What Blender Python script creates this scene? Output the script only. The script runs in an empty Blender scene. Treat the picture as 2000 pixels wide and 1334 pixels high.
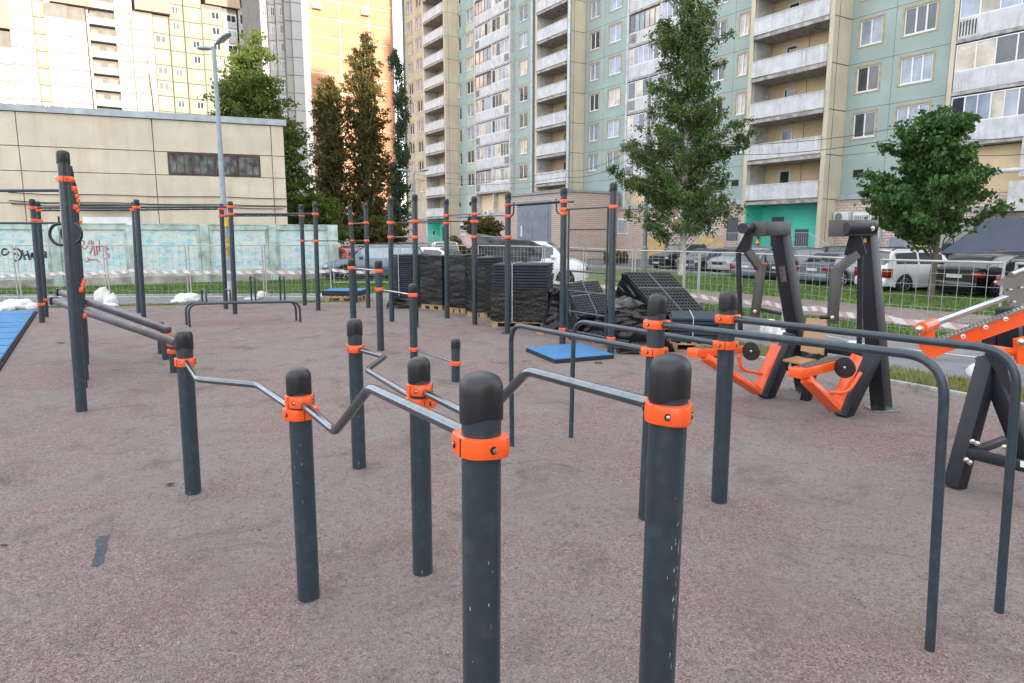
import bpy, bmesh, math, random
import numpy as np
from mathutils import Vector, Matrix, Euler
random.seed(7); rng = np.random.default_rng(7)
S = bpy.context.scene; COL = S.collection
# ---------------- camera ----------------
CH = 2.1; FP = 1333.0; PT = 0.1555
cd = bpy.data.cameras.new('camera'); cam = bpy.data.objects.new('camera', cd); COL.objects.link(cam)
cam.location = (0, 0, CH); cam.rotation_euler = (math.pi/2 - PT, 0, 0)
cd.lens = 24.0; cd.sensor_width = 36.0; cd.clip_start = 0.05; cd.clip_end = 3000; S.camera = cam
# ---------------- world and sun ----------------
SD = Vector((0.528, -0.849, 0)).normalized(); SEL = math.radians(11.0)
w = bpy.data.worlds.new('World'); S.world = w; w.use_nodes = True
nt = w.node_tree; nt.nodes.clear()
sk = nt.nodes.new('ShaderNodeTexSky'); sk.sky_type = 'NISHITA'; sk.sun_disc = False
sk.sun_elevation = SEL; sk.sun_rotation = math.atan2(SD.x, SD.y); sk.air_density = 1.0; sk.dust_density = 1.6; sk.ozone_density = 1.0
bg = nt.nodes.new('ShaderNodeBackground'); bg.inputs[1].default_value = 0.15
wo = nt.nodes.new('ShaderNodeOutputWorld')
# thin bright evening cloud veil over the blue
tcw = nt.nodes.new('ShaderNodeTexCoord'); nzw = nt.nodes.new('ShaderNodeTexNoise'); nzw.inputs['Scale'].default_value = 2.2; nzw.inputs['Detail'].default_value = 7
rmw = nt.nodes.new('ShaderNodeValToRGB'); rmw.color_ramp.elements[0].position = .36; rmw.color_ramp.elements[1].position = .66
rmw.color_ramp.elements[0].color = (.45, .45, .45, 1); rmw.color_ramp.elements[1].color = (.95, .95, .95, 1)
mxw = nt.nodes.new('ShaderNodeMix'); mxw.data_type = 'RGBA'; mxw.inputs[7].default_value = (4.2, 4.25, 4.5, 1)
nt.links.new(tcw.outputs['Generated'], nzw.inputs['Vector']); nt.links.new(nzw.outputs['Fac'], rmw.inputs[0])
nt.links.new(rmw.outputs[0], mxw.inputs[0]); nt.links.new(sk.outputs[0], mxw.inputs[6])
nt.links.new(mxw.outputs[2], bg.inputs[0]); nt.links.new(bg.outputs[0], wo.inputs[0])
sl = bpy.data.lights.new('sun', 'SUN'); so = bpy.data.objects.new('sun', sl); COL.objects.link(so)
sl.energy = 2.2; sl.angle = math.radians(0.5); sl.color = (1.0, 0.83, 0.64)
sv = Vector((SD.x*math.cos(SEL), SD.y*math.cos(SEL), math.sin(SEL)))
so.rotation_euler = (-sv).to_track_quat('-Z', 'Y').to_euler()
S.view_settings.view_transform = 'Standard'; S.view_settings.look = 'None'; S.view_settings.gamma = 1
S.view_settings.exposure = 2.2; S.view_settings.use_curve_mapping = False
S.render.engine = 'CYCLES'
# ---------------- measuring: photo pixel -> place in the world ----------------
cp_, sp_ = math.cos(PT), math.sin(PT)
def ray(px, py):
    u = (px-1000)/FP; v = (667-py)/FP
    return Vector((u, cp_+v*sp_, -sp_+v*cp_))
CP = Vector((0, 0, CH))
def G(px, py, z=0.0):
    r = ray(px, py); return CP + r*((z-CH)/r.z)
def PY(px, py, Y):
    r = ray(px, py); return CP + r*(Y/r.y)
def PX(px, py, A, B):      # on the vertical plane through A and B
    r = ray(px, py); n = Vector((-(B-A).y, (B-A).x, 0)); t = (A-CP).dot(n)/r.dot(n); return CP + r*t
def proj(P):
    P = Vector(P)-CP; dd = P.y*cp_-P.z*sp_
    return 1000+FP*P.x/max(dd, .01), 667-FP*(P.y*sp_+P.z*cp_)/max(dd, .01)
# ---------------- materials ----------------
MATS = {}
def mat(name, col, rough=.6, metal=0., var=.12, vs=8., bump=0., bs=60., col2=None, spec=.5, emit=None, grime=0., gs=.7, gcol=(.06,.055,.05), coat=0., streak=False, patch=None):
    if name in MATS: return MATS[name]
    m = bpy.data.materials.new(name); m.use_nodes = True; n = m.node_tree; b = n.nodes['Principled BSDF']
    N = n.nodes.new; L = n.links.new
    b.inputs['Roughness'].default_value = rough; b.inputs['Metallic'].default_value = metal
    b.inputs['Specular IOR Level'].default_value = spec; b.inputs['Coat Weight'].default_value = coat; b.inputs['Coat Roughness'].default_value = .08
    tc = N('ShaderNodeTexCoord'); out = None
    nz = N('ShaderNodeTexNoise'); nz.inputs['Scale'].default_value = vs; nz.inputs['Detail'].default_value = 5; L(tc.outputs['Object'], nz.inputs['Vector'])
    mr = N('ShaderNodeMapRange'); mr.inputs[1].default_value = .3; mr.inputs[2].default_value = .7
    L(nz.outputs['Fac'], mr.inputs[0])
    mx = N('ShaderNodeMix'); mx.data_type = 'RGBA'
    c2 = col2 or tuple(max(0, c*(1-var*2)) for c in col); c1 = col if col2 else tuple(min(1, c*(1+var)) for c in col)
    mx.inputs[6].default_value = (*c1, 1); mx.inputs[7].default_value = (*c2, 1); L(mr.outputs[0], mx.inputs[0]); out = mx.outputs[2]
    if grime > 0:
        mp = N('ShaderNodeMapping'); mp.inputs['Scale'].default_value = (1, 1, .12 if streak else 1); L(tc.outputs['Object'], mp.inputs[0])
        g = N('ShaderNodeTexNoise'); g.inputs['Scale'].default_value = gs*(4 if streak else 1); g.inputs['Detail'].default_value = 8; g.inputs['Roughness'].default_value = .65; L(mp.outputs[0], g.inputs['Vector'])
        r = N('ShaderNodeMapRange'); r.inputs[1].default_value = .5; r.inputs[2].default_value = .72; r.inputs[4].default_value = grime; L(g.outputs['Fac'], r.inputs[0])
        m2 = N('ShaderNodeMix'); m2.data_type = 'RGBA'; m2.inputs[7].default_value = (*gcol, 1); L(r.outputs[0], m2.inputs[0]); L(out, m2.inputs[6]); out = m2.outputs[2]
    L(out, b.inputs['Base Color'])
    if rough > .15:
        rr = N('ShaderNodeMapRange'); rr.inputs[3].default_value = max(.05, rough-.08); rr.inputs[4].default_value = min(1, rough+.1); L(nz.outputs['Fac'], rr.inputs[0]); L(rr.outputs[0], b.inputs['Roughness'])
    if bump > 0:
        nb = N('ShaderNodeTexNoise'); nb.inputs['Scale'].default_value = bs; nb.inputs['Detail'].default_value = 4; L(tc.outputs['Object'], nb.inputs['Vector'])
        bp = N('ShaderNodeBump'); bp.inputs['Strength'].default_value = min(1, bump); bp.inputs['Distance'].default_value = .02; L(nb.outputs['Fac'], bp.inputs['Height']); L(bp.outputs[0], b.inputs['Normal'])
    if emit: b.inputs['Emission Color'].default_value = (*emit, 1); b.inputs['Emission Strength'].default_value = 1
    MATS[name] = m; return m
def glass_mat(name, col, rough=.04, var=.3, vs=1.2):
    m = mat(name, col, rough, 0, var, vs, spec=1.0); return m
post_m = mat('slate_painted_steel', (.024, .038, .050), .3, .0, .10, 3, bump=.05, bs=300, grime=.10, gs=14, gcol=(.25, .25, .25))
beam_m = mat('graphite_painted_steel', (.014, .0155, .022), .42, .0, .1, 3, bump=.08, bs=250, spec=.35)
beamb_m = mat('bronze_grey_painted_steel', (.06, .055, .052), .5, 0, .1, 4, bump=.1, bs=200)
cap_m = mat('black_plastic_cap', (.010, .011, .013), .42, 0, .1, 20, bump=.06, bs=400)
or_m = mat('orange_powder_coat', (.85, .10, .012), .3, 0, .06, 10, bump=.03, bs=200, coat=.3)
rod_m = mat('polished_steel_bar', (.16, .18, .20), .16, .85, .1, 20)
chrome = mat('stainless_steel', (.55, .55, .54), .22, 1., .1, 8)
bolt_m = mat('bolt_steel', (.5, .48, .42), .3, 1., .1, 30)
dark = mat('dark_recess', (.006, .006, .007), .6)
# ---------------- mesh builder ----------------
class MB:
    def __init__(s): s.v = []; s.f = []; s.m = []; s.mi = 0; s.sm = []
    def add(s, vs, fs, smooth=False):
        o = len(s.v); s.v += [tuple(v) for v in vs]
        for f in fs: s.f.append(tuple(i+o for i in f)); s.m.append(s.mi); s.sm.append(smooth)
        return s
    def box(s, a, b, M=None):
        x0, y0, z0 = a; x1, y1, z1 = b
        vs = [(x0,y0,z0),(x1,y0,z0),(x1,y1,z0),(x0,y1,z0),(x0,y0,z1),(x1,y0,z1),(x1,y1,z1),(x0,y1,z1)]
        if M: vs = [M @ Vector(v) for v in vs]
        return s.add(vs, [(0,3,2,1),(4,5,6,7),(0,1,5,4),(1,2,6,5),(2,3,7,6),(3,0,4,7)])
    def bevbox(s, a, b, r=.01, M=None):
        bm = bmesh.new(); bmesh.ops.create_cube(bm, size=1)
        for v in bm.verts: v.co = Vector(((a[0]+b[0])/2+v.co.x*(b[0]-a[0]), (a[1]+b[1])/2+v.co.y*(b[1]-a[1]), (a[2]+b[2])/2+v.co.z*(b[2]-a[2])))
        bmesh.ops.bevel(bm, geom=bm.edges[:], offset=r, segments=2, affect='EDGES', profile=.5)
        bm.verts.ensure_lookup_table(); bm.verts.index_update()
        vs = [(M @ v.co) if M else v.co.copy() for v in bm.verts]; fs = [tuple(v.index for v in f.verts) for f in bm.faces]; bm.free()
        return s.add(vs, fs, True)
    def beam(s, p0, p1, w, h, up=Vector((0,0,1)), bev=0., ext=0.):
        p0, p1 = Vector(p0), Vector(p1); d = (p1-p0); L = d.length; d.normalize()
        x = d.cross(up)
        if x.length < 1e-4: x = Vector((1,0,0))
        x.normalize(); y = x.cross(d)
        M = Matrix((( x.x, d.x, y.x, p0.x),(x.y, d.y, y.y, p0.y),(x.z, d.z, y.z, p0.z),(0,0,0,1)))
        a, b = (-w/2, -ext, -h/2), (w/2, L+ext, h/2)
        return s.bevbox(a, b, bev, M) if bev else s.box(a, b, M)
    def tube(s, pts, r, n=10, caps=True, r2=None):
        pts = [Vector(p) for p in pts]; k = len(pts); rings = []; vs = []
        prev = None
        for i, p in enumerate(pts):
            t = ((pts[min(i+1,k-1)]-p).normalized() + (p-pts[max(i-1,0)]).normalized())
            t = t.normalized() if t.length > 1e-6 else (pts[min(i+1,k-1)]-pts[max(i-1,0)]).normalized()
            if prev is None: a = t.orthogonal().normalized()
            else: a = (prev - t*prev.dot(t)).normalized()
            prev = a; b = t.cross(a); rr = r if r2 is None else r+(r2-r)*i/(k-1)
            vs += [p + (a*math.cos(2*math.pi*j/n)+b*math.sin(2*math.pi*j/n))*rr for j in range(n)]
        fs = [(i*n+j, i*n+(j+1)%n, (i+1)*n+(j+1)%n, (i+1)*n+j) for i in range(k-1) for j in range(n)]
        s.add(vs, fs, True)
        if caps:
            o = len(s.v)-len(vs)
            s.f.append(tuple(o+j for j in range(n))[::-1]); s.f.append(tuple(o+(k-1)*n+j for j in range(n))); s.m += [s.mi]*2; s.sm += [False]*2
        return s
    def lathe(s, prof, n=20, M=None, cap=True):
        vs = []
        for r, z in prof: vs += [Vector((r*math.cos(2*math.pi*j/n), r*math.sin(2*math.pi*j/n), z)) for j in range(n)]
        if M: vs = [M @ v for v in vs]
        fs = [(i*n+j, i*n+(j+1)%n, (i+1)*n+(j+1)%n, (i+1)*n+j) for i in range(len(prof)-1) for j in range(n)]
        if cap:
            k = (len(prof)-1)*n; fs += [tuple(range(n))[::-1], tuple(range(k, k+n))]
        return s.add(vs, fs, True)
    def poly(s, pts, th):       # flat outline (3D points) thickened by vector th
        k = len(pts); th = Vector(th); vs = [Vector(p) for p in pts]+[Vector(p)+th for p in pts]
        fs = [tuple(range(k)), tuple(range(2*k-1, k-1, -1))]+[(i, i+k, (i+1)%k+k, (i+1)%k) for i in range(k)]
        return s.add(vs, fs)
    def quad(s, a, b, c, d): return s.add([a, b, c, d], [(0,1,2,3)])
    def mesh(s, name, mats):
        me = bpy.data.meshes.new(name); me.from_pydata(s.v, [], s.f)
        for m in (mats if isinstance(mats, (list, tuple)) else [mats]): me.materials.append(m)
        me.polygons.foreach_set('material_index', s.m); me.polygons.foreach_set('use_smooth', s.sm)
        me.update()
        try: me.set_sharp_from_angle(angle=math.radians(38))
        except Exception: pass
        return me
    def build(s, name, mats, parent=None, world=False, **kw):
        if world and parent is not None:
            M = WM(parent).inverted()
            s.v = [tuple(M @ Vector(v)) for v in s.v]
        return link(name, s.mesh(name, mats), parent, **kw)
def WM(o):
    M = Matrix.LocRotScale(o.location, o.rotation_euler, o.scale)
    return (WM(o.parent) @ M) if o.parent else M
def link(name, me, parent=None, loc=None, rot=None, label=None, cat=None, group=None, kind=None, scale=None):
    o = bpy.data.objects.new(name, me); COL.objects.link(o)
    if parent is not None: o.parent = parent
    if loc is not None: o.location = loc
    if rot is not None: o.rotation_euler = rot
    if scale is not None: o.scale = scale
    if label: o['label'] = label
    if cat: o['category'] = cat
    if group: o['group'] = group
    if kind: o['kind'] = kind
    return o
def thing(name, label, cat, loc=(0,0,0), rz=0., group=None):
    return link(name, None, None, loc, (0,0,rz), label, cat, group)
def rough_box(a, b, nx, ny, nz, amp, M=None, seed=0, hf=0.):
    """box with a subdivided, crumpled skin: verts, faces"""
    bm = bmesh.new(); r = np.random.default_rng(seed)
    def face(o, u, v, nu, nv):
        g = [[bm.verts.new(o+u*(i/nu)+v*(j/nv)) for j in range(nv+1)] for i in range(nu+1)]
        for i in range(nu):
            for j in range(nv): bm.faces.new((g[i][j], g[i+1][j], g[i+1][j+1], g[i][j+1]))
    a, b = Vector(a), Vector(b); X = Vector((b.x-a.x,0,0)); Y = Vector((0,b.y-a.y,0)); Z = Vector((0,0,b.z-a.z))
    face(a, X, Z, nx, nz); face(a+X, Y, Z, ny, nz); face(a+X+Y, -X, Z, nx, nz); face(a+Y, -Y, Z, ny, nz); face(a+Z, X, Y, nx, ny); face(a+Y, X, -Y, nx, ny)
    bmesh.ops.remove_doubles(bm, verts=bm.verts, dist=1e-4)
    from mathutils import noise
    for v in bm.verts:
        p = v.co*2.1+Vector((seed, 0, 0)); q = Vector((v.co.x*3, v.co.y*3, v.co.z*14+seed))
        v.co += Vector(noise.noise_vector(p))*amp + Vector(noise.noise_vector(q))*hf
    bm.verts.index_update()
    vs = [(M @ v.co) if M else v.co.copy() for v in bm.verts]; fs = [tuple(v.index for v in f.verts) for f in bm.faces]; bm.free()
    return vs, fs
# ---------------- ground, lawns, paths ----------------
TH = -1.01; D_ = Vector((math.cos(TH), math.sin(TH), 0)); N_ = Vector((-math.sin(TH), math.cos(TH), 0)); FO = Vector((-11.3, 92.2, 0))
def TW(t, w, z=0): return D_*t + N_*w + Vector((0,0,z))
E_ = (G(660,546)-G(0,567)).normalized(); EN = Vector((-E_.y, E_.x, 0))
def isect(P, d, w):   # point of line P+kd where N.w == w
    return P + d*((w - P.dot(N_))/d.dot(N_))
def sheet(name, pts, z, m, kind='structure', **kw):
    mb = MB(); mb.add([Vector((p.x, p.y, z)) for p in pts], [tuple(range(len(pts)))]); return mb.build(name, m, kind=kind, **kw)
def gravel_mat():
    m = bpy.data.materials.new('pink_granite_gravel'); m.use_nodes = True; n = m.node_tree; b = n.nodes['Principled BSDF']; N = n.nodes.new; L = n.links.new
    tc = N('ShaderNodeTexCoord')
    def noise(s, d=6, r=.6, dist=0):
        q = N('ShaderNodeTexNoise'); q.inputs['Scale'].default_value = s; q.inputs['Detail'].default_value = d; q.inputs['Roughness'].default_value = r; q.inputs['Distortion'].default_value = dist; L(tc.outputs['Object'], q.inputs['Vector']); return q
    def mix(f, a, c):
        q = N('ShaderNodeMix'); q.data_type = 'RGBA'; L(f, q.inputs[0])
        for k, x in ((6, a), (7, c)):
            if isinstance(x, tuple): q.inputs[k].default_value = (*x, 1)
            else: L(x, q.inputs[k])
        return q.outputs[2]
    def rng_(o, a, c, lo=0, hi=1):
        q = N('ShaderNodeMapRange'); q.inputs[1].default_value = a; q.inputs[2].default_value = c; q.inputs[3].default_value = lo; q.inputs[4].default_value = hi; L(o, q.inputs[0]); return q.outputs[0]
    v = N('ShaderNodeTexVoronoi'); v.inputs['Scale'].default_value = 95; L(tc.outputs['Object'], v.inputs['Vector'])
    sx = N('ShaderNodeSeparateColor'); L(v.outputs['Color'], sx.inputs[0])
    cr = N('ShaderNodeValToRGB'); e = cr.color_ramp; e.elements[0].position = 0; e.elements[0].color = (.135, .08, .068, 1); e.elements[1].position = 1; e.elements[1].color = (.36, .29, .27, 1)
    for p, c in ((.3, (.27, .168, .152)), (.55, (.205, .172, .168)), (.8, (.35, .24, .215))): q = e.elements.new(p); q.color = (*c, 1)
    L(sx.outputs[0], cr.inputs[0])
    dust = mix(noise(160, 3).outputs['Fac'], (.205, .182, .160), (.30, .268, .240))
    fine = N('ShaderNodeMath'); fine.operation = 'MULTIPLY'
    f1 = rng_(noise(.55, 7, .62, .6).outputs['Fac'], .40, .56, .05, 1.0)
    f2 = rng_(noise(3.2, 6, .7, .3).outputs['Fac'], .32, .62, .35, 1)
    L(f1, fine.inputs[0]); L(f2, fine.inputs[1])
    c1 = mix(fine.outputs[0], cr.outputs[0], dust)
    dk = rng_(noise(1.4, 8, .7, .8).outputs['Fac'], .53, .68, 0, .6)
    c2 = mix(dk, c1, (.075, .07, .062))
    dk2 = rng_(noise(7, 8, .75).outputs['Fac'], .55, .72, 0, .5)
    c3 = mix(dk2, c2, (.10, .085, .078))
    sp = rng_(noise(26, 4, .8).outputs['Fac'], .54, .66, 0, .75); c3 = mix(sp, c3, (.085, .075, .072)); sp2_ = rng_(noise(42, 3, .7, .2).outputs['Fac'], .63, .72, 0, .55); c3 = mix(sp2_, c3, (.42, .36, .34)); brn = rng_(noise(.9, 6, .6, .4).outputs['Fac'], .52, .66, 0, .5); c3 = mix(brn, c3, (.20, .155, .12))
    L(c3, b.inputs['Base Color']); b.inputs['Roughness'].default_value = .92; b.inputs['Specular IOR Level'].default_value = .25
    bp = N('ShaderNodeBump'); bp.inputs['Strength'].default_value = .9; bp.inputs['Distance'].default_value = .014; L(v.outputs['Distance'], bp.inputs['Height']); bp.invert = True
    b2 = N('ShaderNodeBump'); b2.inputs['Strength'].default_value = .8; b2.inputs['Distance'].default_value = .09; L(noise(4, 8, .7).outputs['Fac'], b2.inputs['Height']); L(bp.outputs[0], b2.inputs['Normal']); L(b2.outputs[0], b.inputs['Normal'])
    return m
gravel = gravel_mat()
asph = mat('worn_asphalt', (.105, .105, .11), .9, 0, .15, 1.2, bump=.5, bs=120, grime=.5, gs=.5, gcol=(.17, .155, .14))
asph2 = mat('path_asphalt', (.17, .17, .175), .9, 0, .12, 2, bump=.5, bs=150, grime=.5, gs=.8, gcol=(.24, .22, .2))
soil = mat('lawn_soil', (.10, .155, .04), .95, 0, .25, 1.5, bump=.6, bs=40, col2=(.065, .105, .028))
soily = mat('dry_verge_soil', (.17, .15, .06), .95, 0, .25, 3, bump=.6, bs=60, col2=(.1, .11, .04))
kerbm = mat('kerb_concrete', (.33, .32, .30), .85, 0, .15, 6, bump=.3, bs=80, grime=.5, gs=3)
sheet('ground', [Vector((-900,-500,0)), Vector((900,-500,0)), Vector((900,1600,0)), Vector((-900,1600,0))], 0, asph)
WK = 9.62; LAWN_W = 28.3
A0 = G(680, 543)
sheet('lawn_ground', [A0-E_*120, isect(A0, E_, LAWN_W), TW(90, LAWN_W), TW(90, 0), Vector((-60,-60,0)), Vector((-160,-60,0))], .004, soil)
K1 = G(100, 602); K1d = (G(650, 591)-K1).normalized(); c9 = isect(K1, K1d, WK)
K2 = G(200, 577); K2d = (G(650, 575)-K2).normalized()
sheet('playground_gravel', [K1-K1d*60, c9, TW(40, WK), Vector((30,-40,0)), Vector((-60,-40,0))], .012, gravel)
sheet('left_path', [K1-K1d*60+Vector((0,.5,0)), isect(K1, K1d, 10.7)+Vector((0,.3,0)), isect(K2, K2d, 14.4), K2-K2d*60], .008, asph2)
def strip(name, w0, w1, z, m, t0=None):
    p0 = isect(K2, K2d, w0) ; p1 = isect(K2, K2d, w1)
    return sheet(name, [p0, p1, TW(60, w1), TW(60, w0)], z, m)
strip('verge', WK+.1, 10.75, .010, soily)
strip('right_path', 10.75, 14.4, .014, asph2)
strip('gravel_path', 16.0, 19.9, .012, gravel)
def kerb(name, a, b, n, w=.08, h=.07):
    t = thing(name, {'playground_kerb': 'grey concrete edging between the gravel playground and the dry verge on the right', 'path_kerb': 'pale concrete edging along the far side of the path by the painted fence', 'street_kerb':'low concrete kerb between the lawn and the parked cars'}[name], 'kerb', a)
    d = (b-a); L = d.length/n; d.normalize()
    mb = MB(); mb.beam((0,0,.0), d*(L-.015), w, h*2, bev=.008); me = mb.mesh('kerb_stone', kerbm)
    for i in range(n): link('kerb_stone', me, t, d*L*i, (0, 0, random.uniform(-.004,.004)))
kerb('playground_kerb', isect(K1, K1d, WK+.06), TW(6, WK+.06), 26, .09, .05)
kerb('path_kerb', K2-K2d*14, isect(K2, K2d, 14.3), 30, .1, .04)
kerb('street_kerb', TW(-36, LAWN_W+.1), TW(16, LAWN_W+.1), 40, .15, .12)
# grass blades
def grass(name, polyf, n, h, m, seed, w=.012):
    r = np.random.default_rng(seed); P = polyf(r, n); n = len(P)
    a = r.uniform(0, 2*np.pi, n); hh = h*r.uniform(.5, 1.3, n); ln = r.uniform(.1, .7, n)*hh; ww = w*(1+np.hypot(P[:,0], P[:,1])/14)
    dx, dy = np.cos(a), np.sin(a); b = r.uniform(0, 2*np.pi, n)
    V = np.zeros((n, 3, 3)); V[:,0,0] = P[:,0]-dx*ww; V[:,0,1] = P[:,1]-dy*ww; V[:,1,0] = P[:,0]+dx*ww; V[:,1,1] = P[:,1]+dy*ww
    V[:,0,2] = V[:,1,2] = .004; V[:,2,0] = P[:,0]+np.cos(b)*ln; V[:,2,1] = P[:,1]+np.sin(b)*ln; V[:,2,2] = hh
    me = bpy.data.meshes.new(name); me.vertices.add(n*3); me.vertices.foreach_set('co', V.reshape(-1)); me.loops.add(n*3); me.loops.foreach_set('vertex_index', np.arange(n*3)); me.polygons.add(n); me.polygons.foreach_set('loop_start', np.arange(n)*3); me.update(); me.validate()
    me.materials.append(m); return me
gm = mat('lawn_grass', (.13, .21, .05), .75, 0, .3, .8, col2=(.075, .135, .03), spec=.3)
gy = mat('dry_grass', (.28, .25, .09), .8, 0, .3, 2, col2=(.13, .17, .05), spec=.3)
def tw_area(t0, t1, w0, w1):
    def f(r, n):
        t = r.uniform(t0, t1, n); w_ = r.uniform(w0, w1, n); return np.stack([D_.x*t+N_.x*w_, D_.y*t+N_.y*w_], 1)
    return f
def quad_area(a, b, c, d):
    def f(r, n):
        u = r.uniform(0,1,(n,1)); v = r.uniform(0,1,(n,1)); A, B, C_, D2 = [np.array(p)[:2] for p in (a, b, c, d)]
        return (A*(1-u)+B*u)*(1-v)+(D2*(1-u)+C_*u)*v
    return f
link('lawn_grass', grass('lawn_grass', quad_area(K2-K2d*14, K2+K2d*16, A0+E_*9, A0-E_*17), 60000, .09, gm, 1), kind='stuff')
link('lawn_grass', grass('lawn_grass', tw_area(-24, 2, 20, 28.2), 60000, .09, gm, 2), kind='stuff')
link('lawn_grass', grass('lawn_grass', tw_area(-18, 4, 14.5, 15.95), 14000, .07, gm, 4), kind='stuff')
link('dry_grass', grass('dry_grass', tw_area(-15, 1, WK+.15, 10.7), 26000, .09, gy, 3, .006), kind='stuff')
link('dry_grass', grass('dry_grass', quad_area(K1-K1d*4, K1+K1d*9, K1+K1d*9+Vector((0,.5,0)), K1-K1d*4+Vector((0,.5,0))), 5000, .06, gy, 5, .006), kind='stuff')
# loose stones
def stones(name, n, seed, ymax, s0, s1, m):
    r = np.random.default_rng(seed)
    o = np.array([(1,0,0),(0,1,0),(-1,0,0),(0,-1,0),(0,0,.7),(0,0,-.5)]); F = np.array([(0,1,4),(1,2,4),(2,3,4),(3,0,4)])
    y = 1.2+(ymax-1.2)*r.uniform(0,1,n)**1.2; x = r.uniform(-.85,.85,n)*y
    s = r.uniform(s0, s1, n); V = o[None]*s[:,None,None]*r.uniform(.6,1.3,(n,6,3)); a = r.uniform(0, 6.28, n)
    X = V[...,0]*np.cos(a)[:,None]-V[...,1]*np.sin(a)[:,None]+x[:,None]; Y = V[...,0]*np.sin(a)[:,None]+V[...,1]*np.cos(a)[:,None]+y[:,None]
    V = np.stack([X, Y, V[...,2]+.014], -1).reshape(-1,3); Fc = (F[None]+np.arange(n)[:,None,None]*6).reshape(-1)
    nf = n*4; me = bpy.data.meshes.new(name); me.vertices.add(len(V)); me.vertices.foreach_set('co', V.reshape(-1)); me.loops.add(nf*3); me.loops.foreach_set('vertex_index', Fc); me.polygons.add(nf); me.polygons.foreach_set('loop_start', np.arange(nf)*3); me.update(); me.validate(); me.materials.append(m); return me
st1 = mat('pink_stone', (.27, .17, .155), .85, 0, .5, 90, col2=(.16, .14, .14)); st2 = mat('pale_stone', (.42, .38, .36), .8, 0, .3, 90)
link('loose_gravel', stones('loose_gravel', 42000, 11, 9, .003, .0075, st1), kind='stuff')
# little collars of raked gravel round the feet of the near posts
def collars(feet, seed=5):
    r = np.random.default_rng(seed); V = []; n = 0
    for f in feet:
        k = 260; a = r.uniform(0, 6.283, k); d = .062+np.abs(r.normal(0, .05, k)); s = r.uniform(.003, .008, k)
        for i in range(k):
            c = (f[0]+math.cos(a[i])*d[i], f[1]+math.sin(a[i])*d[i], .012+max(0, .02-(d[i]-.06)*.25)*r.uniform(.2, 1)); V.append((c, s[i]))
    mb = MB()
    for c, s in V:
        q = r.uniform(.6, 1.3, 5)*s; mb.add([(c[0]+q[0], c[1], c[2]), (c[0], c[1]+q[1], c[2]), (c[0]-q[2], c[1], c[2]), (c[0], c[1]-q[3], c[2]), (c[0], c[1], c[2]+q[4]*.8)], [(0,1,4),(1,2,4),(2,3,4),(3,0,4)])
    for f in feet:
        vs = [(f[0], f[1], .034)]; 
        for R, z in ((.062, .03), (.11, .020), (.17, .0125)): vs += [(f[0]+math.cos(j*math.pi/8)*R*r.uniform(.9, 1.15), f[1]+math.sin(j*math.pi/8)*R*r.uniform(.9, 1.15), z) for j in range(16)]
        mb.mi = 1; mb.add(vs, [(0, 1+j, 1+(j+1)%16) for j in range(16)]+[(1+k*16+j, 1+(k+1)*16+j, 1+(k+1)*16+(j+1)%16, 1+k*16+(j+1)%16) for k in range(2) for j in range(16)], True); mb.mi = 0
    mb.build('gravel_collar', [st1, gravel], kind='stuff')
collars([G(*q) for q in ((604,1173),(378,966),(702,916),(826,1123),(1262,1016),(1404,983),(1815,1278),(1950,1203),(1000,876),(1115,859),(160,804),(890,747),(744,686),(809,713))])
link('pale_grit', stones('pale_grit', 3500, 12, 8, .002, .0055, st2), kind='stuff')
# small litter on the gravel
blk = mat('black_scrap', (.012, .013, .016), .6)
def scrap(px, py, s, lab, m=blk, name='plastic_scrap'):
    p = G(px, py, .02); r = random.Random(int(px)); mb = MB(); k = 7
    pts = [(math.cos(i*6.283/k)*s*r.uniform(.4,1.1), math.sin(i*6.283/k)*s*.45*r.uniform(.4,1.1), r.uniform(0, s*.3)) for i in range(k)]
    mb.poly(pts, (0,0,.004)); o = mb.build(name, m, loc=p); o['label'] = lab; o['category'] = 'litter'
scrap(333, 947, .055, 'small black plastic scrap on the gravel left of the slate post foot')
scrap(8, 1066, .04, 'small black plastic scrap at the left edge of the gravel')
scrap(50, 1060, .02, 'tiny dark fragment on the gravel near the left edge')
scrap(1168, 710, .10, 'flat black scrap lying just beyond the blue mat')
scrap(508, 1036, .018, 'tiny dark chip on gravel left of the nearest left post')
scrap(118, 670, .10, 'thin dark scrap on the gravel beside the large blue mat')
# dark damp mark on the gravel (flat stain with its own shape)
stain = mat('dark_blue_stain', (.018, .03, .055), .9, 0, .5, 25, bump=.6, bs=60, col2=(.07,.07,.08))
mb = MB(); pts = []
for (x, y) in [(178,1105),(185,1085),(190,1068),(186,1055),(196,1047),(214,1045),(208,1058),(210,1070),(204,1084),(203,1098),(190,1106)]:
    p = G(x, y, .0165); pts.append(p)
mb.add(pts, [tuple(range(len(pts)))[::-1]]); so_ = mb.build('oil_stain', stain, kind='structure')

# ---------------- workout equipment ----------------
RP = .0615
def cap_mesh(r):
    mb = MB(); n = 24; prof = [(r*1.0, -.0075), (r*1.085, -.005), (r*1.10, 0), (r*1.10, .105), (r*1.085, .122), (r*1.04, .138), (r*.96, .151), (r*.83, .162), (r*.64, .170), (r*.40, .1755), (r*.12, .178)]
    prof = [(q, z*.78) for q, z in prof]; vs = []
    for i, (q, z) in enumerate(prof):
        for j in range(n):
            a = 2*math.pi*j/n; dz = .012*math.sin(2*a+.6) if i < 3 else 0; vs.append((q*math.cos(a), q*math.sin(a), z+dz))
    fs = [(i*n+j, i*n+(j+1)%n, (i+1)*n+(j+1)%n, (i+1)*n+j) for i in range(len(prof)-1) for j in range(n)]+[tuple(range((len(prof)-1)*n, len(prof)*n))]
    mb.add(vs, fs, True); return mb.mesh('cap', cap_m)
CAPM = cap_mesh(RP)
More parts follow.
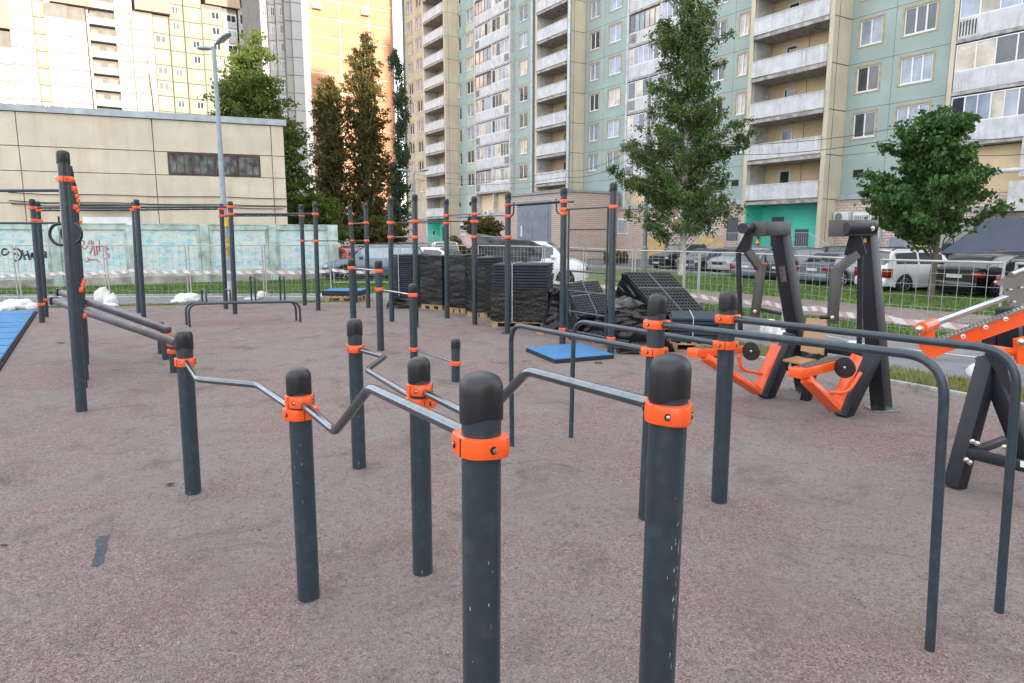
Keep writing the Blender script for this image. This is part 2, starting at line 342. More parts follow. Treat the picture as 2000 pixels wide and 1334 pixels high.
def clamp_mesh(r):
    mb = MB(); n = 44; hh = .032
    def R(a): return r*1.23 + r*.42*max(0, math.cos(a))**5 + r*.30*max(0, -math.cos(a))**7 + r*.05*abs(math.sin(a))**8
    prof = [(0, -hh, 1), (0.45, -hh, 1), (.88, -hh*.93, 1), (1., -hh*.55, 1), (1., hh*.55, 1), (.88, hh*.93, 1), (.45, hh, 1), (0, hh, 1)]
    vs = []
    for q, z, _ in prof:
        for j in range(n):
            a = 2*math.pi*j/n; rr = r*1.004+(R(a)-r*1.004)*q; vs.append((rr*math.cos(a), rr*math.sin(a), z))
    fs = [(i*n+j, i*n+(j+1)%n, (i+1)*n+(j+1)%n, (i+1)*n+j) for i in range(len(prof)-1) for j in range(n)]
    mb.add(vs, fs, True)
    mb.mi = 1                                    # seam between the two half shells
    for sgn in (1, -1):
        for k in range(6):
            a = sgn*(1.15); q = R(a)+.0006
            mb.box((q*math.cos(a)-.0016, q*math.sin(a)-.0012, -hh*.9+k*hh*.3), (q*math.cos(a)+.0016, q*math.sin(a)+.0012, -hh*.9+(k+1)*hh*.3))
    return mb.mesh('clamp', [or_m, dark])
CLM = clamp_mesh(RP)
mb = MB(); mb.lathe([(.0125, -.002), (.0125, .0012)], 12); mb.mi = 1; mb.lathe([(.0075, 0), (.0075, .0045), (.005, .0055)], 6); BOLTM = mb.mesh('bolt', [dark, bolt_m])
def circ(base, top, r, n=28, mbx=None):
    mb = mbx or MB(); mb.tube([base, top], r, n); return mb
class Post:
    def __init__(s, par, top, base, h=None, detail=True, r=RP, gb=None):
        s.b = gb if gb is not None else G(*base); s.par = par; s.r = r
        if h is None: s.t = PY(top[0], top[1], s.b.y)
        else: s.t = Vector((s.b.x, s.b.y, h))
        s.b.z = 0; ax = (s.t-s.b); s.ax = ax.normalized(); s.detail = detail
        pl = s.par.location
        mb = circ(Vector((0,0,-.02)), s.t-s.b-s.ax*.07, r, 28 if detail else 16)
        s.o = mb.build('post', post_m, par, loc=s.b-pl)
        c = link('cap', CAPM, s.o, (s.t-s.b)-s.ax*.138, (s.ax.to_track_quat('Z','Y')).to_euler())
        if r != RP: c.scale = (r/RP, r/RP, 1)
    def at(s, z): return s.b + s.ax*(z/s.ax.z)
    def zpx(s, py):       # height of the point of the post seen at picture row py
        v = (667-py)/FP; r = ray(1000, py); return CH + r.z*(s.b.y/r.y)
    def clamp(s, py=None, z=None, ang=0.):
        z = s.zpx(py) if z is None else z; p = s.at(z)
        q = s.ax.to_track_quat('Z','Y'); M = q.to_matrix().to_4x4() @ Matrix.Rotation(ang - q.to_euler().z, 4, 'Z')
        c = link('clamp', CLM, s.par, p-s.par.location, M.to_euler())
        if s.r != RP: c.scale = (s.r/RP, s.r/RP, .9)
        if s.detail:
            for da in (.62, -.62, math.pi-.55, math.pi+.55):
                a = da; R = s.r*(1.23+.42*max(0, math.cos(a))**5+.30*max(0,-math.cos(a))**7)+.0004
                link('bolt', BOLTM, c, (R*math.cos(a), R*math.sin(a), 0), (0, math.pi/2, a))
        return z
def bar(par, pts, r, m=None, n=12, name='bar'):
    mb = MB(); mb.tube([Vector(p)-par.location for p in pts], r, n); return mb.build(name, m or post_m, par)
def smooth_poly(P, rad=.08, k=6):
    P = [Vector(p) for p in P]; out = [P[0]]
    for i in range(1, len(P)-1):
        a, b, c = P[i-1], P[i], P[i+1]; u = (a-b); v = (c-b); q = min(rad, u.length*.48, v.length*.48); u.normalize(); v.normalize(); s_, e_ = b+u*q, b+v*q
        for j in range(k+1):
            t = j/k; out.append(s_*(1-t)**2+b*2*t*(1-t)+e_*t*t)
    return out+[P[-1]]
def direction(a, b): return math.atan2(b.y-a.y, b.x-a.x)
def near_post(px, py, width, h):     # foot out of the picture: depth from the post's own width
    Y = FP*2*RP/width; P = PY(px, py, Y*cp_); return P
# --- zigzag bar set 1: D - C - A ---
t1 = thing('zigzag_bar_set', 'chrome zigzag bar on the three slate posts nearest the camera, running left to the back', 'exercise bar', G(604, 1175))
D = Post(t1, (358,645), (378,968)); C = Post(t1, (582,718), (604,1175))
def close_post(par, px, py, w_, base_px):
    Y = FP*2*RP/w_*1.0
    top = PY(px, py, Y); b = PY(base_px, 1334, Y); k = (b.x-top.x)/(top.z-b.z)
    return Post(par, None, None, gb=Vector((top.x+k*top.z, Y, 0)), h=None) if False else _cp(par, top, Vector((top.x+k*top.z, Y, 0)))
def _cp(par, top, base):
    q = Post.__new__(Post); q.b = base; q.par = par; q.r = RP; q.t = top; q.ax = (top-base).normalized(); q.detail = True
    mb = circ(Vector((0,0,-.02)), q.t-q.b-q.ax*.07, RP, 40); q.o = mb.build('post', post_m, par, loc=q.b-par.location)
    link('cap', CAPM, q.o, (q.t-q.b)-q.ax*.138, (q.ax.to_track_quat('Z','Y')).to_euler()); return q
A = close_post(t1, 940, 727, 80.5, 940.5)
zD = D.zpx(706); D.clamp(z=zD, ang=direction(D.b, C.b)); zc1 = C.zpx(806); zc2 = C.zpx(784); C.clamp(z=zc1, ang=.2); C.clamp(z=zc2+.01, ang=direction(C.b, A.b))
zA = A.zpx(866); A.clamp(z=zA, ang=direction(A.b, C.b)+.5)
zh = (zD+zc1)/2
bar(t1, smooth_poly([D.at(zh), G(386,741,zh), G(503,752,zh), C.at(zh)], .05), .0215, rod_m, 16)
bar(t1, smooth_poly([C.at(zc2), PX(655,843,C.b,A.b), PX(722,757,C.b,A.b), A.at(zA)+Vector((0,0,.012))], .05), .0215, rod_m, 18)
# --- zigzag bar set 2: E - F - B ---
t2 = thing('zigzag_bar_set', 'second chrome zigzag bar, running from behind the first to the near post right of centre', 'exercise bar', G(826, 1125))
E = Post(t2, (692,622), (702,918)); F = Post(t2, (818,697), (826,1125)); B = close_post(t2, 1310, 692, 76, 1282)
zE = E.zpx(680); E.clamp(z=zE, ang=direction(E.b, F.b)); zf1 = F.zpx(785); zf2 = F.zpx(761); F.clamp(z=zf1, ang=.1); F.clamp(z=zf2+.008, ang=direction(F.b, B.b))
zB = B.zpx(803); B.clamp(z=zB, ang=direction(B.b, F.b)-.2); zh = (zE+zf1)/2
bar(t2, smooth_poly([E.at(zh), G(752,697,zh), G(717,723,zh), F.at(zh)], .05), .0215, rod_m, 16)
bar(t2, smooth_poly([F.at(zf2), PX(940,822,F.b,B.b), PX(1030,724,F.b,B.b), B.at(zB)+Vector((0,0,.01))], .05), .0215, rod_m, 18)
for t in (t1, t2): t['group'] = 'zigzag push-up bar sets'
chipm = mat('pale_paint_scratch', (.45, .50, .52), .7)
def chips(post, n, a0, a1, z0, z1, seed, s=.012):
    r = random.Random(seed); mb = MB()
    for i in range(n):
        a = r.uniform(a0, a1); z = r.uniform(z0, z1); w = r.uniform(.0006, .0022); h = r.uniform(.25, 1.3)*s; c = post.at(z)-post.o.location-post.par.location; R = RP+.0007
        p = lambda aa, zz: (c.x+R*math.cos(aa), c.y+R*math.sin(aa), c.z+zz)
        mb.add([p(a, -h), p(a+w/RP, -h*.8), p(a+w/RP*.8, h), p(a-.2*w/RP, h*.9)], [(0,1,2,3)])
    mb.build('paint_chips', chipm, post.o, kind='stuff')
chips(B, 30, -1.12, -.78, .55, 1.2, 1, .009); chips(B, 3, -1.9, -1.2, .5, 1.3, 2); chips(A, 4, -1.25, -.9, .85, 1.3, 3, .008); chips(A, 2, -2.2, -1.4, .7, 1.3, 4, .007); chips(C, 6, -2, -1.2, .3, 1.1, 6, .01); chips(D, 3, -1.7, -1.4, .04, .07, 7); chips(E, 3, -1.5, -1.2, .07, .1, 8); chips(F, 3, -1.6, -1.3, .04, .08, 9); chips(E, 6, -1.6, -1.2, .5, .8, 10)
# --- hooped dip bars G and H ---
def dipbars(lab, top, base, up, lo, rpts, lpts, rr=.0235):
    t = thing('dip_bars', lab, 'exercise bar', G(*base), group='hooped dip bars')
    p = Post(t, top, base); zu = p.clamp(up, ang=0); zl = p.clamp(lo, ang=math.pi)
    for z, (foot, corner) in ((zu, rpts), (zl, lpts)):
        f = G(*foot); f.z = 0; top_ = Vector((f.x, f.y, z)); bx = PY(corner[0], corner[1], f.y); top_.x = bx.x; top_.z = bx.z
        bar(t, smooth_poly([p.at(z), top_, f], .2, 9), rr, post_m, 16, 'rail')
    return t, p
t3, PG = dipbars('slate post with hooped dip rails both ways, foot hidden behind the near right post', (1285,574), (1262,1018), 633, 686, ((1815,1280),(1848,700)), ((1000,877),(998,633)))
t4, PH = dipbars('rear slate post with hooped dip rails both ways, right of the other dip bars', (1423,568), (1404,985), 622, 673, ((1950,1205),(1990,686)), ((1115,860),(1121,626)))
# --- stepped bars I J K L ---
t5 = thing('stepped_push_up_bars', 'four slate posts stepping down to a very low one behind the zigzag bars', 'exercise bar', G(809,714))
I = Post(t5, (686,505), (692,665)); J = Post(t5, (739,508), (744,687)); K = Post(t5, (806,554), (809,714)); Lq = Post(t5, (890,661), (890,748))
for a, b, ya, yb in ((I, J, 523, 529), (J, K, 565, 576), (K, Lq, 682, 709)):
    an = direction(a.b, b.b); za = a.clamp(ya, ang=an); zb = b.clamp(yb, ang=an+math.pi); bar(t5, [a.at(za), b.at(zb)], .014, chrome if a is not K else rod_m)
# --- tall frame, right (M1..M9) ---
t6 = thing('pull_up_frame', 'long row of tall slate posts with pull-up bars and wall ladder before the wrapped stacks', 'exercise frame', G(928,635))
mp = {}
for k, tp, bp_ in ((1,(683,400),(696,592)),(2,(714.5,397),(719.5,602)),(3,(762,386),(765.5,629)),(4,(810,379),(812.5,640)),(5,(871.5,388),(873.5,622)),(6,(926,383),(927.5,635)),(7,(992.5,375),(991,652)),(8,(1101.5,366),(1098.5,672)),(9,(1198.5,356),(1192.5,693))):
    mp[k] = Post(t6, tp, bp_, detail=k > 6)
def tie(t, a, b, ya, yb, r=.014, m=None, cl=(1, 1)):
    an = direction(a.b, b.b); za = a.zpx(ya); zb = b.zpx(yb)
    if cl[0]: a.clamp(ya, ang=an)
    if cl[1]: b.clamp(yb, ang=an+math.pi)
    bar(t, [a.at(za), b.at(zb)], r, m)
tie(t6, mp[1], mp[2], 437, 435, m=chrome); tie(t6, mp[1], mp[2], 470.5, 470)
tie(t6, mp[3], mp[4], 463, 463, m=rod_m); tie(t6, mp[3], mp[5], 435, 435.5); tie(t6, mp[4], mp[6], 432, 432.5); tie(t6, mp[5], mp[6], 421, 418)
tie(t6, mp[6], mp[7], 462.5, 463, m=rod_m); tie(t6, mp[2], mp[3], 470, 463, .012, cl=(0,0)) if False else None
# curved ladder arms between 7 and 8
p7, p8, p9 = mp[7], mp[8], mp[9]
za = p7.clamp(401, ang=direction(p7.b,p8.b)); zb = p7.clamp(422, ang=direction(p7.b,p8.b)); zc = p8.clamp(393, ang=direction(p8.b,p7.b)); zd = p8.clamp(409, ang=direction(p8.b,p9.b)); ze = p8.clamp(417, ang=direction(p8.b,p7.b))
u78 = (p8.b-p7.b).normalized(); s78 = Vector((-u78.y, u78.x, 0))
zz = max(za, zc)
for off in (-.05, .25):
    bar(t6, [p7.at(za)+s78*off, p8.at(zc)+s78*off+Vector((0,0,0))], .018)
for i in range(1, 8):
    q = p7.at(za).lerp(p8.at(zc), i/8); bar(t6, [q-s78*.05, q+s78*.25], .013, name='rung')
bar(t6, smooth_poly([p7.at(zb), p7.at(zb)+u78*.18, p7.at(zb)+u78*.2+Vector((0,0,.28)), ], .12), .017, name='bracket'); bar(t6, smooth_poly([p8.at(ze), p8.at(ze)-u78*.2, p8.at(ze)-u78*.22+Vector((0,0,.28))], .12), .017, name='bracket')
u89 = (p9.b-p8.b).normalized(); s89 = Vector((-u89.y, u89.x, 0))
z9 = p9.clamp(404, ang=direction(p9.b,p8.b)); l8 = p8.clamp(643, ang=direction(p8.b,p9.b)); l9 = p9.clamp(661, ang=direction(p9.b,p8.b))
bar(t6, [p8.at(zd), p9.at(z9)], .017); bar(t6, [p8.at(l8), p9.at(l9)], .017)
Lr, Rr = p8.b+u89*.15, p9.b-u89*.15
for q, ax in ((Lr, p8), (Rr, p9)): bar(t6, [q+Vector((0,0,l8-.1)), q+Vector((0,0,z9+.0))], .02, name='ladder_rail')
for yl, yr in ((448,448),(490,490),(529,534),(567,576),(607,618)):
    a = PY(1110, yl, Lr.y); b = PY(1185, yr, Rr.y); zz = (a.z+b.z)/2; bar(t6, [Vector((Lr.x, Lr.y, zz)), Vector((Rr.x, Rr.y, zz))], .016, name='rung')
mb = MB(); mb.lathe([(.14, 0), (.14, .015), (.07, .03)], 20); mb.build('base_flange', post_m, t6, loc=p7.b-t6.location)
# --- tall frame, back left (N) with monkey bars ---
t7 = thing('monkey_bar_frame', 'wide set of tall slate posts with overhead rungs in front of the painted concrete fence', 'exercise frame', G(460,614))
n = {}
for k, tp, bp_ in ((1,(588,399),(595.5,597)),(2,(615,395),(622,607)),(3,(432,397.5),(441.5,604)),(4,(449.5,393),(459.5,614)),(5,(261,394),(272,612)),(6,(266,389),(281,622)),(7,(62.5,388),(83,631)),(8,(72.5,392.6),(90.5,620))):
    n[k] = Post(t7, tp, bp_, detail=False)
def monkey(a, b, c, d_, y0, y1, y2, y3, nr):
    for p, q, ya, yb in ((a, b, y0, y1), (c, d_, y2, y3)):
        an = direction(p.b, q.b); za = p.clamp(ya, ang=an); zb = q.clamp(yb, ang=an+math.pi)
        bar(t7, [p.at(za), q.at(zb)], .026)
    for i in range(1, nr):
        f = i/nr; bar(t7, [a.at(a.zpx(y0)).lerp(b.at(b.zpx(y1)), f), c.at(c.zpx(y2)).lerp(d_.at(d_.zpx(y3)), f)], .013, name='rung')
monkey(n[7], n[6], n[8], n[5], 406, 405, 411, 410, 7); monkey(n[6], n[4], n[5], n[3], 405, 404, 410, 408, 8); monkey(n[4], n[2], n[3], n[1], 418, 418, 421.5, 421, 7)
n[7].clamp(430, ang=0); n[8].clamp(431, ang=0); n[7].clamp(594, ang=0); n[8].clamp(585, ang=0)
tie(t7, n[1], n[2], 470.5, 470.5); bar(t7, [n[2].at(n[2].zpx(470.5)), mp[1].at(mp[1].zpx(470.5))], .014)
# --- tall row receding at left with sloping boards ---
t8 = thing('tall_post_row', 'tallest slate post and the row lined up behind it at the left edge', 'exercise frame', G(160,806))
l = [Post(t8, (122,293), (160,806), detail=True)]
for tp, bp_ in (((130,321),(162,759)),((132.5,330),(165,743)),((137,348),(166.5,713)),((140,355),(167,699)),((143.5,366),(167,672))): l.append(Post(t8, tp, bp_, detail=False))
l[0].clamp(350, ang=0)
for i, ys in ((1,(368,404)),(2,(372,)),(3,(383,411)),(4,(392,)),(5,(434,))):
    for y in ys: l[i].clamp(y, ang=.3)
for i, y in ((1,566),(2,558),(3,552),(4,547),(5,594),(2,617)): l[i].clamp(y, ang=0.)
e0 = l[1].at(l[1].zpx(372)); bar(t8, [e0, e0+Vector((-4.5,.15,0))], .021); bar(t8, [l[5].at(l[5].zpx(435.5)), l[5].at(l[5].zpx(435.5))+Vector((-6,.1,0))], .021)
# rings
for (px, py, Y) in ((118, 458, 8.6), (140, 456, 9.0)):
    c = PY(px, py, Y); mb = MB(); R = .105*1.25; mb.tube([Vector((R*math.cos(a), 0, R*math.sin(a))) for a in [i*2*math.pi/28 for i in range(29)]], .019, 10, caps=False)
    t = thing('gymnastic_ring', 'black gymnastic ring hanging %s the tallest post' % ('left of' if px < 130 else 'right behind'), 'exercise ring', c)
    mb.build('hoop', cap_m, t); mb = MB(); mb.box((-.012, -.002, R+.01), (.012, .002, R+.09)); mb.build('strap', blk, t)
# sloping boards
bw = mat('brown_grey_plastic_beam', (.075, .062, .066), .38, 0, .15, 5, bump=.1, bs=90)
t9 = thing('incline_board', 'two parallel sloping brown beams on low posts behind the tall post row', 'exercise bench', G(352, 735))
lowp = []
for tp, bp_ in (((313,628),(316,692)),((321,634),(325,703)),((338,655),(341,729))):
    lowp.append(Post(t9, tp, bp_, detail=False))
for p, y in ((lowp[0],645),(lowp[1],654),(lowp[2],672),(lowp[2],686)): p.clamp(y, ang=.2)
for (x0, y0, yy0, x1, y1, yy1) in ((119, 571, 12.2, 330, 645, 10.2), (107, 588, 11.4, 345, 669, 9.6)):
    a = PY(x0, y0, yy0); b = PY(x1, y1, yy1); mb = MB(); mb.beam(a-t9.location, b-t9.location, .11, .11, bev=.03); mb.build('sloping_beam', bw, t9)
    mb = MB(); q = (b-a).normalized(); mb.beam(a-t9.location-q*.06, a-t9.location+q*.001, .13, .13, bev=.01); mb.build('end_cap', cap_m, t9)
# --- low vault rail in the middle distance ---
t10 = thing('low_parallel_bars', 'long low twin-rail bench of bent slate tube with upright handles near the back', 'exercise bar', G(480, 630))
for x0, y0, x1, y1, xt0, yt0, xt1, yt1 in ((365,636,579,627,365,592,578,588),(371,640,587,630,371,594,588,589)):
    a, b = G(x0, y0), G(x1, y1); za = PY(xt0, yt0, a.y).z; zb = PY(xt1, yt1, b.y).z
    bar(t10, smooth_poly([a, Vector((a.x, a.y, za)), Vector((b.x, b.y, zb)), b], .22, 7), .026, name='rail')
for x, yb, yt in ((399,590,566),(446,588,566),(495,587,540),(552,586,540)):
    a = G(480,635); y0 = a.y+.0; q0 = PY(x-3.5, yb, y0+.15); q1 = PY(x+4.5, yb, y0-.15); h = PY(x, yt, y0).z
    bar(t10, smooth_poly([q0, Vector((q0.x, q0.y, h)), Vector((q1.x, q1.y, h)), q1], .06, 4), .021, name='handle')
# ---------------- panel apartment block (right) ----------------
def brickmat(name, c1, c2, mortar, sc=1.0):
    m = bpy.data.materials.new(name); m.use_nodes = True; n = m.node_tree; b = n.nodes['Principled BSDF']; N = n.nodes.new; L = n.links.new
    tc = N('ShaderNodeTexCoord'); sx = N('ShaderNodeSeparateXYZ'); L(tc.outputs['Object'], sx.inputs[0]); ad = N('ShaderNodeMath'); ad.operation = 'ADD'; L(sx.outputs[0], ad.inputs[0]); L(sx.outputs[1], ad.inputs[1])
    cx = N('ShaderNodeCombineXYZ'); L(ad.outputs[0], cx.inputs[0]); L(sx.outputs[2], cx.inputs[1])
    br = N('ShaderNodeTexBrick'); br.inputs['Scale'].default_value = sc; br.inputs['Brick Width'].default_value = .42; br.inputs['Row Height'].default_value = .17; br.inputs['Mortar Size'].default_value = .02; br.inputs['Color1'].default_value = (*c1, 1); br.inputs['Color2'].default_value = (*c2, 1); br.inputs['Mortar'].default_value = (*mortar, 1); L(cx.outputs[0], br.inputs['Vector'])
    nz = N('ShaderNodeTexNoise'); nz.inputs['Scale'].default_value = .6; nz.inputs['Detail'].default_value = 8; L(tc.outputs['Object'], nz.inputs['Vector'])
    r = N('ShaderNodeMapRange'); r.inputs[1].default_value = .45; r.inputs[2].default_value = .75; r.inputs[4].default_value = .55; L(nz.outputs['Fac'], r.inputs[0])
    mx = N('ShaderNodeMix'); mx.data_type = 'RGBA'; mx.inputs[7].default_value = (c1[0]*.7, c1[1]*.68, c1[2]*.66, 1); L(r.outputs[0], mx.inputs[0]); L(br.outputs['Color'], mx.inputs[6]); L(mx.outputs[2], b.inputs['Base Color'])
    b.inputs['Roughness'].default_value = .9; bp = N('ShaderNodeBump'); bp.inputs['Strength'].default_value = .6; bp.inputs['Distance'].default_value = .01; bp.invert = True; L(br.outputs['Fac'], bp.inputs['Height']); L(bp.outputs[0], b.inputs['Normal']); return m
teal = mat('teal_painted_panel', (.325, .405, .375), .85, 0, .09, .5, bump=.15, bs=20, grime=.3, gs=.5, gcol=(.42, .45, .44))
teal2 = mat('pale_green_panel', (.46, .49, .38), .85, 0, .09, .5, bump=.15, bs=20, grime=.25, gs=.5, gcol=(.26, .36, .33))
ochre = mat('yellow_beige_panel', (.56, .50, .375), .85, 0, .08, .5, bump=.15, bs=20, grime=.25, gs=.7, gcol=(.28, .25, .2), streak=True)
ochre2 = mat('loggia_yellow_wall', (.72, .56, .35), .85, 0, .08, .7, grime=.2, gs=.8, gcol=(.3, .24, .17))
white_c = mat('stained_white_concrete', (.58, .585, .60), .9, 0, .10, 1.5, bump=.3, bs=30, grime=.55, gs=1.3, gcol=(.25, .24, .23), streak=True)
slab_c = mat('weathered_slab_edge', (.40, .38, .36), .95, 0, .2, 3, bump=.5, bs=25, grime=.8, gs=2.2, gcol=(.07, .06, .055))
loggia_g = mat('grey_loggia_side_wall', (.55, .55, .53), .9, 0, .1, 2, grime=.6, gs=1.5, gcol=(.2, .19, .18))
mint = mat('mint_entrance_paint', (.11, .72, .55), .7, 0, .06, .8, grime=.12, gs=1, gcol=(.06, .3, .24))
frame_w = mat('white_window_frame', (.74, .75, .76), .5, 0, .05, 3)
frame_t = mat('tan_window_surround', (.42, .34, .22), .8, 0, .1, 2, grime=.4, gs=2, gcol=(.2, .17, .13))
frame_b = mat('brown_wood_frame', (.16, .11, .08), .7, 0, .2, 4)
gl_dark = glass_mat('window_glass_dark', (.05, .06, .07)); gl_blue = glass_mat('window_glass_curtained', (.30, .34, .42), .12, .25, .8); gl_warm = glass_mat('window_glass_pale_curtain', (.55, .48, .38), .15, .3, .9)
GLS = [gl_dark, gl_blue, gl_warm]
zinc = mat('galvanised_downpipe', (.42, .45, .48), .4, .6, .1, 4)
doorm = mat('slate_blue_steel_door', (.20, .23, .28), .6, 0, .08, 1.5, grime=.35, gs=1.2, gcol=(.3, .32, .35)); greyd = mat('grey_door', (.08, .085, .09), .5)
brick = brickmat('pink_beige_brick', (.62, .49, .41), (.54, .42, .36), (.26, .23, .21)); pinkp = mat('pink_painted_plinth', (.55, .40, .37), .85, 0, .08, .5, grime=.4, gs=.8, gcol=(.35, .27, .25))
yelp = mat('yellow_painted_brick', (.55, .40, .17), .85, 0, .08, 1.5, bump=.3, bs=15, grime=.3, gs=1.3, gcol=(.35, .28, .18)); greyp = mat('grey_painted_brick', (.33, .33, .29), .85, 0, .08, 1.5, grime=.4, gs=1.3, gcol=(.2, .2, .18))
flash = mat('zinc_ledge', (.33, .38, .42), .5, .3, .1, 2)
ap = thing('apartment_block', 'long sage green and cream panel block with balcony stacks behind the parked cars', 'building', FO, TH)
APM = WM(ap); API = APM.inverted()
def FL(px, py, yo=0.):       # picture point -> (u, z) on the facade plane at depth yo
    r = ray(px, py); n_ = N_; t = ((FO-CP).dot(n_)+yo)/r.dot(n_); P = CP+r*t-FO; return P.dot(D_), P.z
def fu(px, py=200, yo=1.8): return FL(px, py, yo)[0]
def inview(u, y, z, m=170):
    P = APM @ Vector((u, y, z)); x, q = proj(P); return -m < x < 2000+m and q > -m
ST = 2.7; WY = 1.8
def ring_panel(mb, u0, u1, z0, z1, y0, y1, holes):
    """wall panel with window holes (holes share one height)"""
    if not holes: mb.box((u0, y0, z0), (u1, y1, z1)); return
    hz0, hz1 = holes[0][2], holes[0][3]
    mb.box((u0, y0, z0), (u1, y1, hz0)); mb.box((u0, y0, hz1), (u1, y1, z1)); x = u0
    for (a, b, _, _) in holes: mb.box((x, y0, hz0), (a, y1, hz1)); x = b
    mb.box((x, y0, hz0), (u1, y1, hz1))
WINM = {}
def window(par, u0, u1, z0, z1, y, mull=(.5,), gl=1, surround=True, fm=None, open_=False):
    w_, h_ = round(u1-u0, 2), round(z1-z0, 2); key = (w_, h_, mull, surround, fm.name if fm else 0); fm = fm or frame_w
    if key not in WINM:
        mb = MB(); t = .07
        mb.box((0,0,0),(w_,.09,t)); mb.box((0,0,h_-t),(w_,.09,h_)); mb.box((0,0,t),(t,.09,h_-t)); mb.box((w_-t,0,t),(w_,.09,h_-t))
        for q in mull: mb.box((w_*q-.045, .002, t), (w_*q+.045, .088, h_-t))
        mb.box((-.05,-.1,-.06),(w_+.05,.0,-.02))
        if surround:
            mb.mi = 1; s = .13; mb.box((-s,-.075,-s),(w_+s,-.045,-.061)); mb.box((-s,-.075,h_),(w_+s,-.045,h_+s)); mb.box((-s,-.075,-.061),(0,-.045,h_)); mb.box((w_,-.075,-.061),(w_+s,-.045,h_))
        g = MB(); x = t
        for q in list(mull)+[None]:
            e = w_*q-.045 if q else w_-t; g.quad((x,0,t),(e,0,t),(e,0,h_-t),(x,0,h_-t)); x = (w_*q+.045) if q else 0
        WINM[key] = (mb.mesh('window', [fm, frame_t]), [g.mesh('pane', q) for q in GLS])
    fr, gs = WINM[key]; o = link('window', fr, par, (u0, y, z0)); link('pane', gs[gl], o, (0, .045, 0)); return o
panels = 0
def wall_bay(u0, u1, wins, k0, k1, cols, y=WY, vent=True, ztop=None):
    """one panel per storey; wins = list of (a, b) window spans"""
    for k in range(k0, k1):
        z0 = 4.32+ST*k; z1 = z0+ST
        if not (inview(u0, y, z0) or inview(u1, y, z1) or inview(u0, y, z1)) and k > 1: continue
        hs = [(a, b, z0+.98+.0, z0+2.45) for a, b in wins] if k > 0 else []
        mb = MB(); g = .012; ring_panel(mb, u0+g, u1-g, z0+g, z1-g, y, y+.3, hs)
        m = cols[(k*7+int(u0*3)) % len(cols)] if len(cols) > 1 else cols[0]
        mb.build('wall_panel', m, ap)
        for a, b, c, d in hs:
            w_ = b-a
            window(ap, a, b, c, d, y+.06, (.5,) if w_ < 1.75 else (.36, .68), random.choices((0, 1, 2), (3, 5, 3 if u0 < 25 else 1))[0])
        if k == 0 and wins and vent:
            a = (wins[0][0]+wins[0][1])/2; mb = MB(); mb.box((a-.45, y-.012, z0+1.3), (a+.2, y+.0, z0+1.75)); mb.build('vent_opening', dark, ap); mb = MB(); mb.box((a-.5, y-.03, z0+1.24), (a+.25, y-.013, z0+1.29)); mb.build('vent_sill', flash, ap)
def joints(u0, u1, y, k0, k1, vs=()):
    mb = MB(); 
    for k in range(k0, k1+1): mb.box((u0, y+.06, 4.30+ST*k), (u1, y+.25, 4.34+ST*k))
    return mb
KM = {0: 14, 1: 13, 2: 12, 3: 8, 4: 7, 5: 6, 6: 6}
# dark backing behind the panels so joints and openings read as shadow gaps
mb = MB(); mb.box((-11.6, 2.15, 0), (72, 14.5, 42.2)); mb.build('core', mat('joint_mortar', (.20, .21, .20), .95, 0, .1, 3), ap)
roomm = mat('room_interior', (.12, .11, .10), .9)
wl = [
 (fu(793.5,200)+.0, -.45, [(fu(799,200), fu(807.5,200)), (fu(815,200), fu(825,200))], 14, [teal2]),
 (5.75, 8.0, [(fu(890.5,150), fu(901,150))], 14, [teal]), (8.0, fu(933), [(fu(911,150), fu(924.5,150))], 14, [teal2, teal]),
 (fu(1003), 25.55, [(fu(1014,150), fu(1030,150))], 11, [teal]),
 (31.2, 33.95, [(fu(1151.5,170), fu(1169,170))], 9, [teal]), (33.95, fu(1227), [(fu(1188,170), fu(1211,170))], 9, [teal]),
 (fu(1228)+8.05, 48.6, [(fu(1393,60), fu(1418,60))], 7, [teal]), (48.6, 51.45, [(fu(1444,60), fu(1462,60))], 7, [teal]),
 (57.6, 60.35, [(fu(1673,150), fu(1716,150))], 6, [teal]), (60.35, fu(1851,150), [(fu(1757,150), fu(1819,150))], 6, [teal])]
for u0, u1, wins, kk, cols in wl: wall_bay(u0, u1, wins, 0, kk+1, cols)
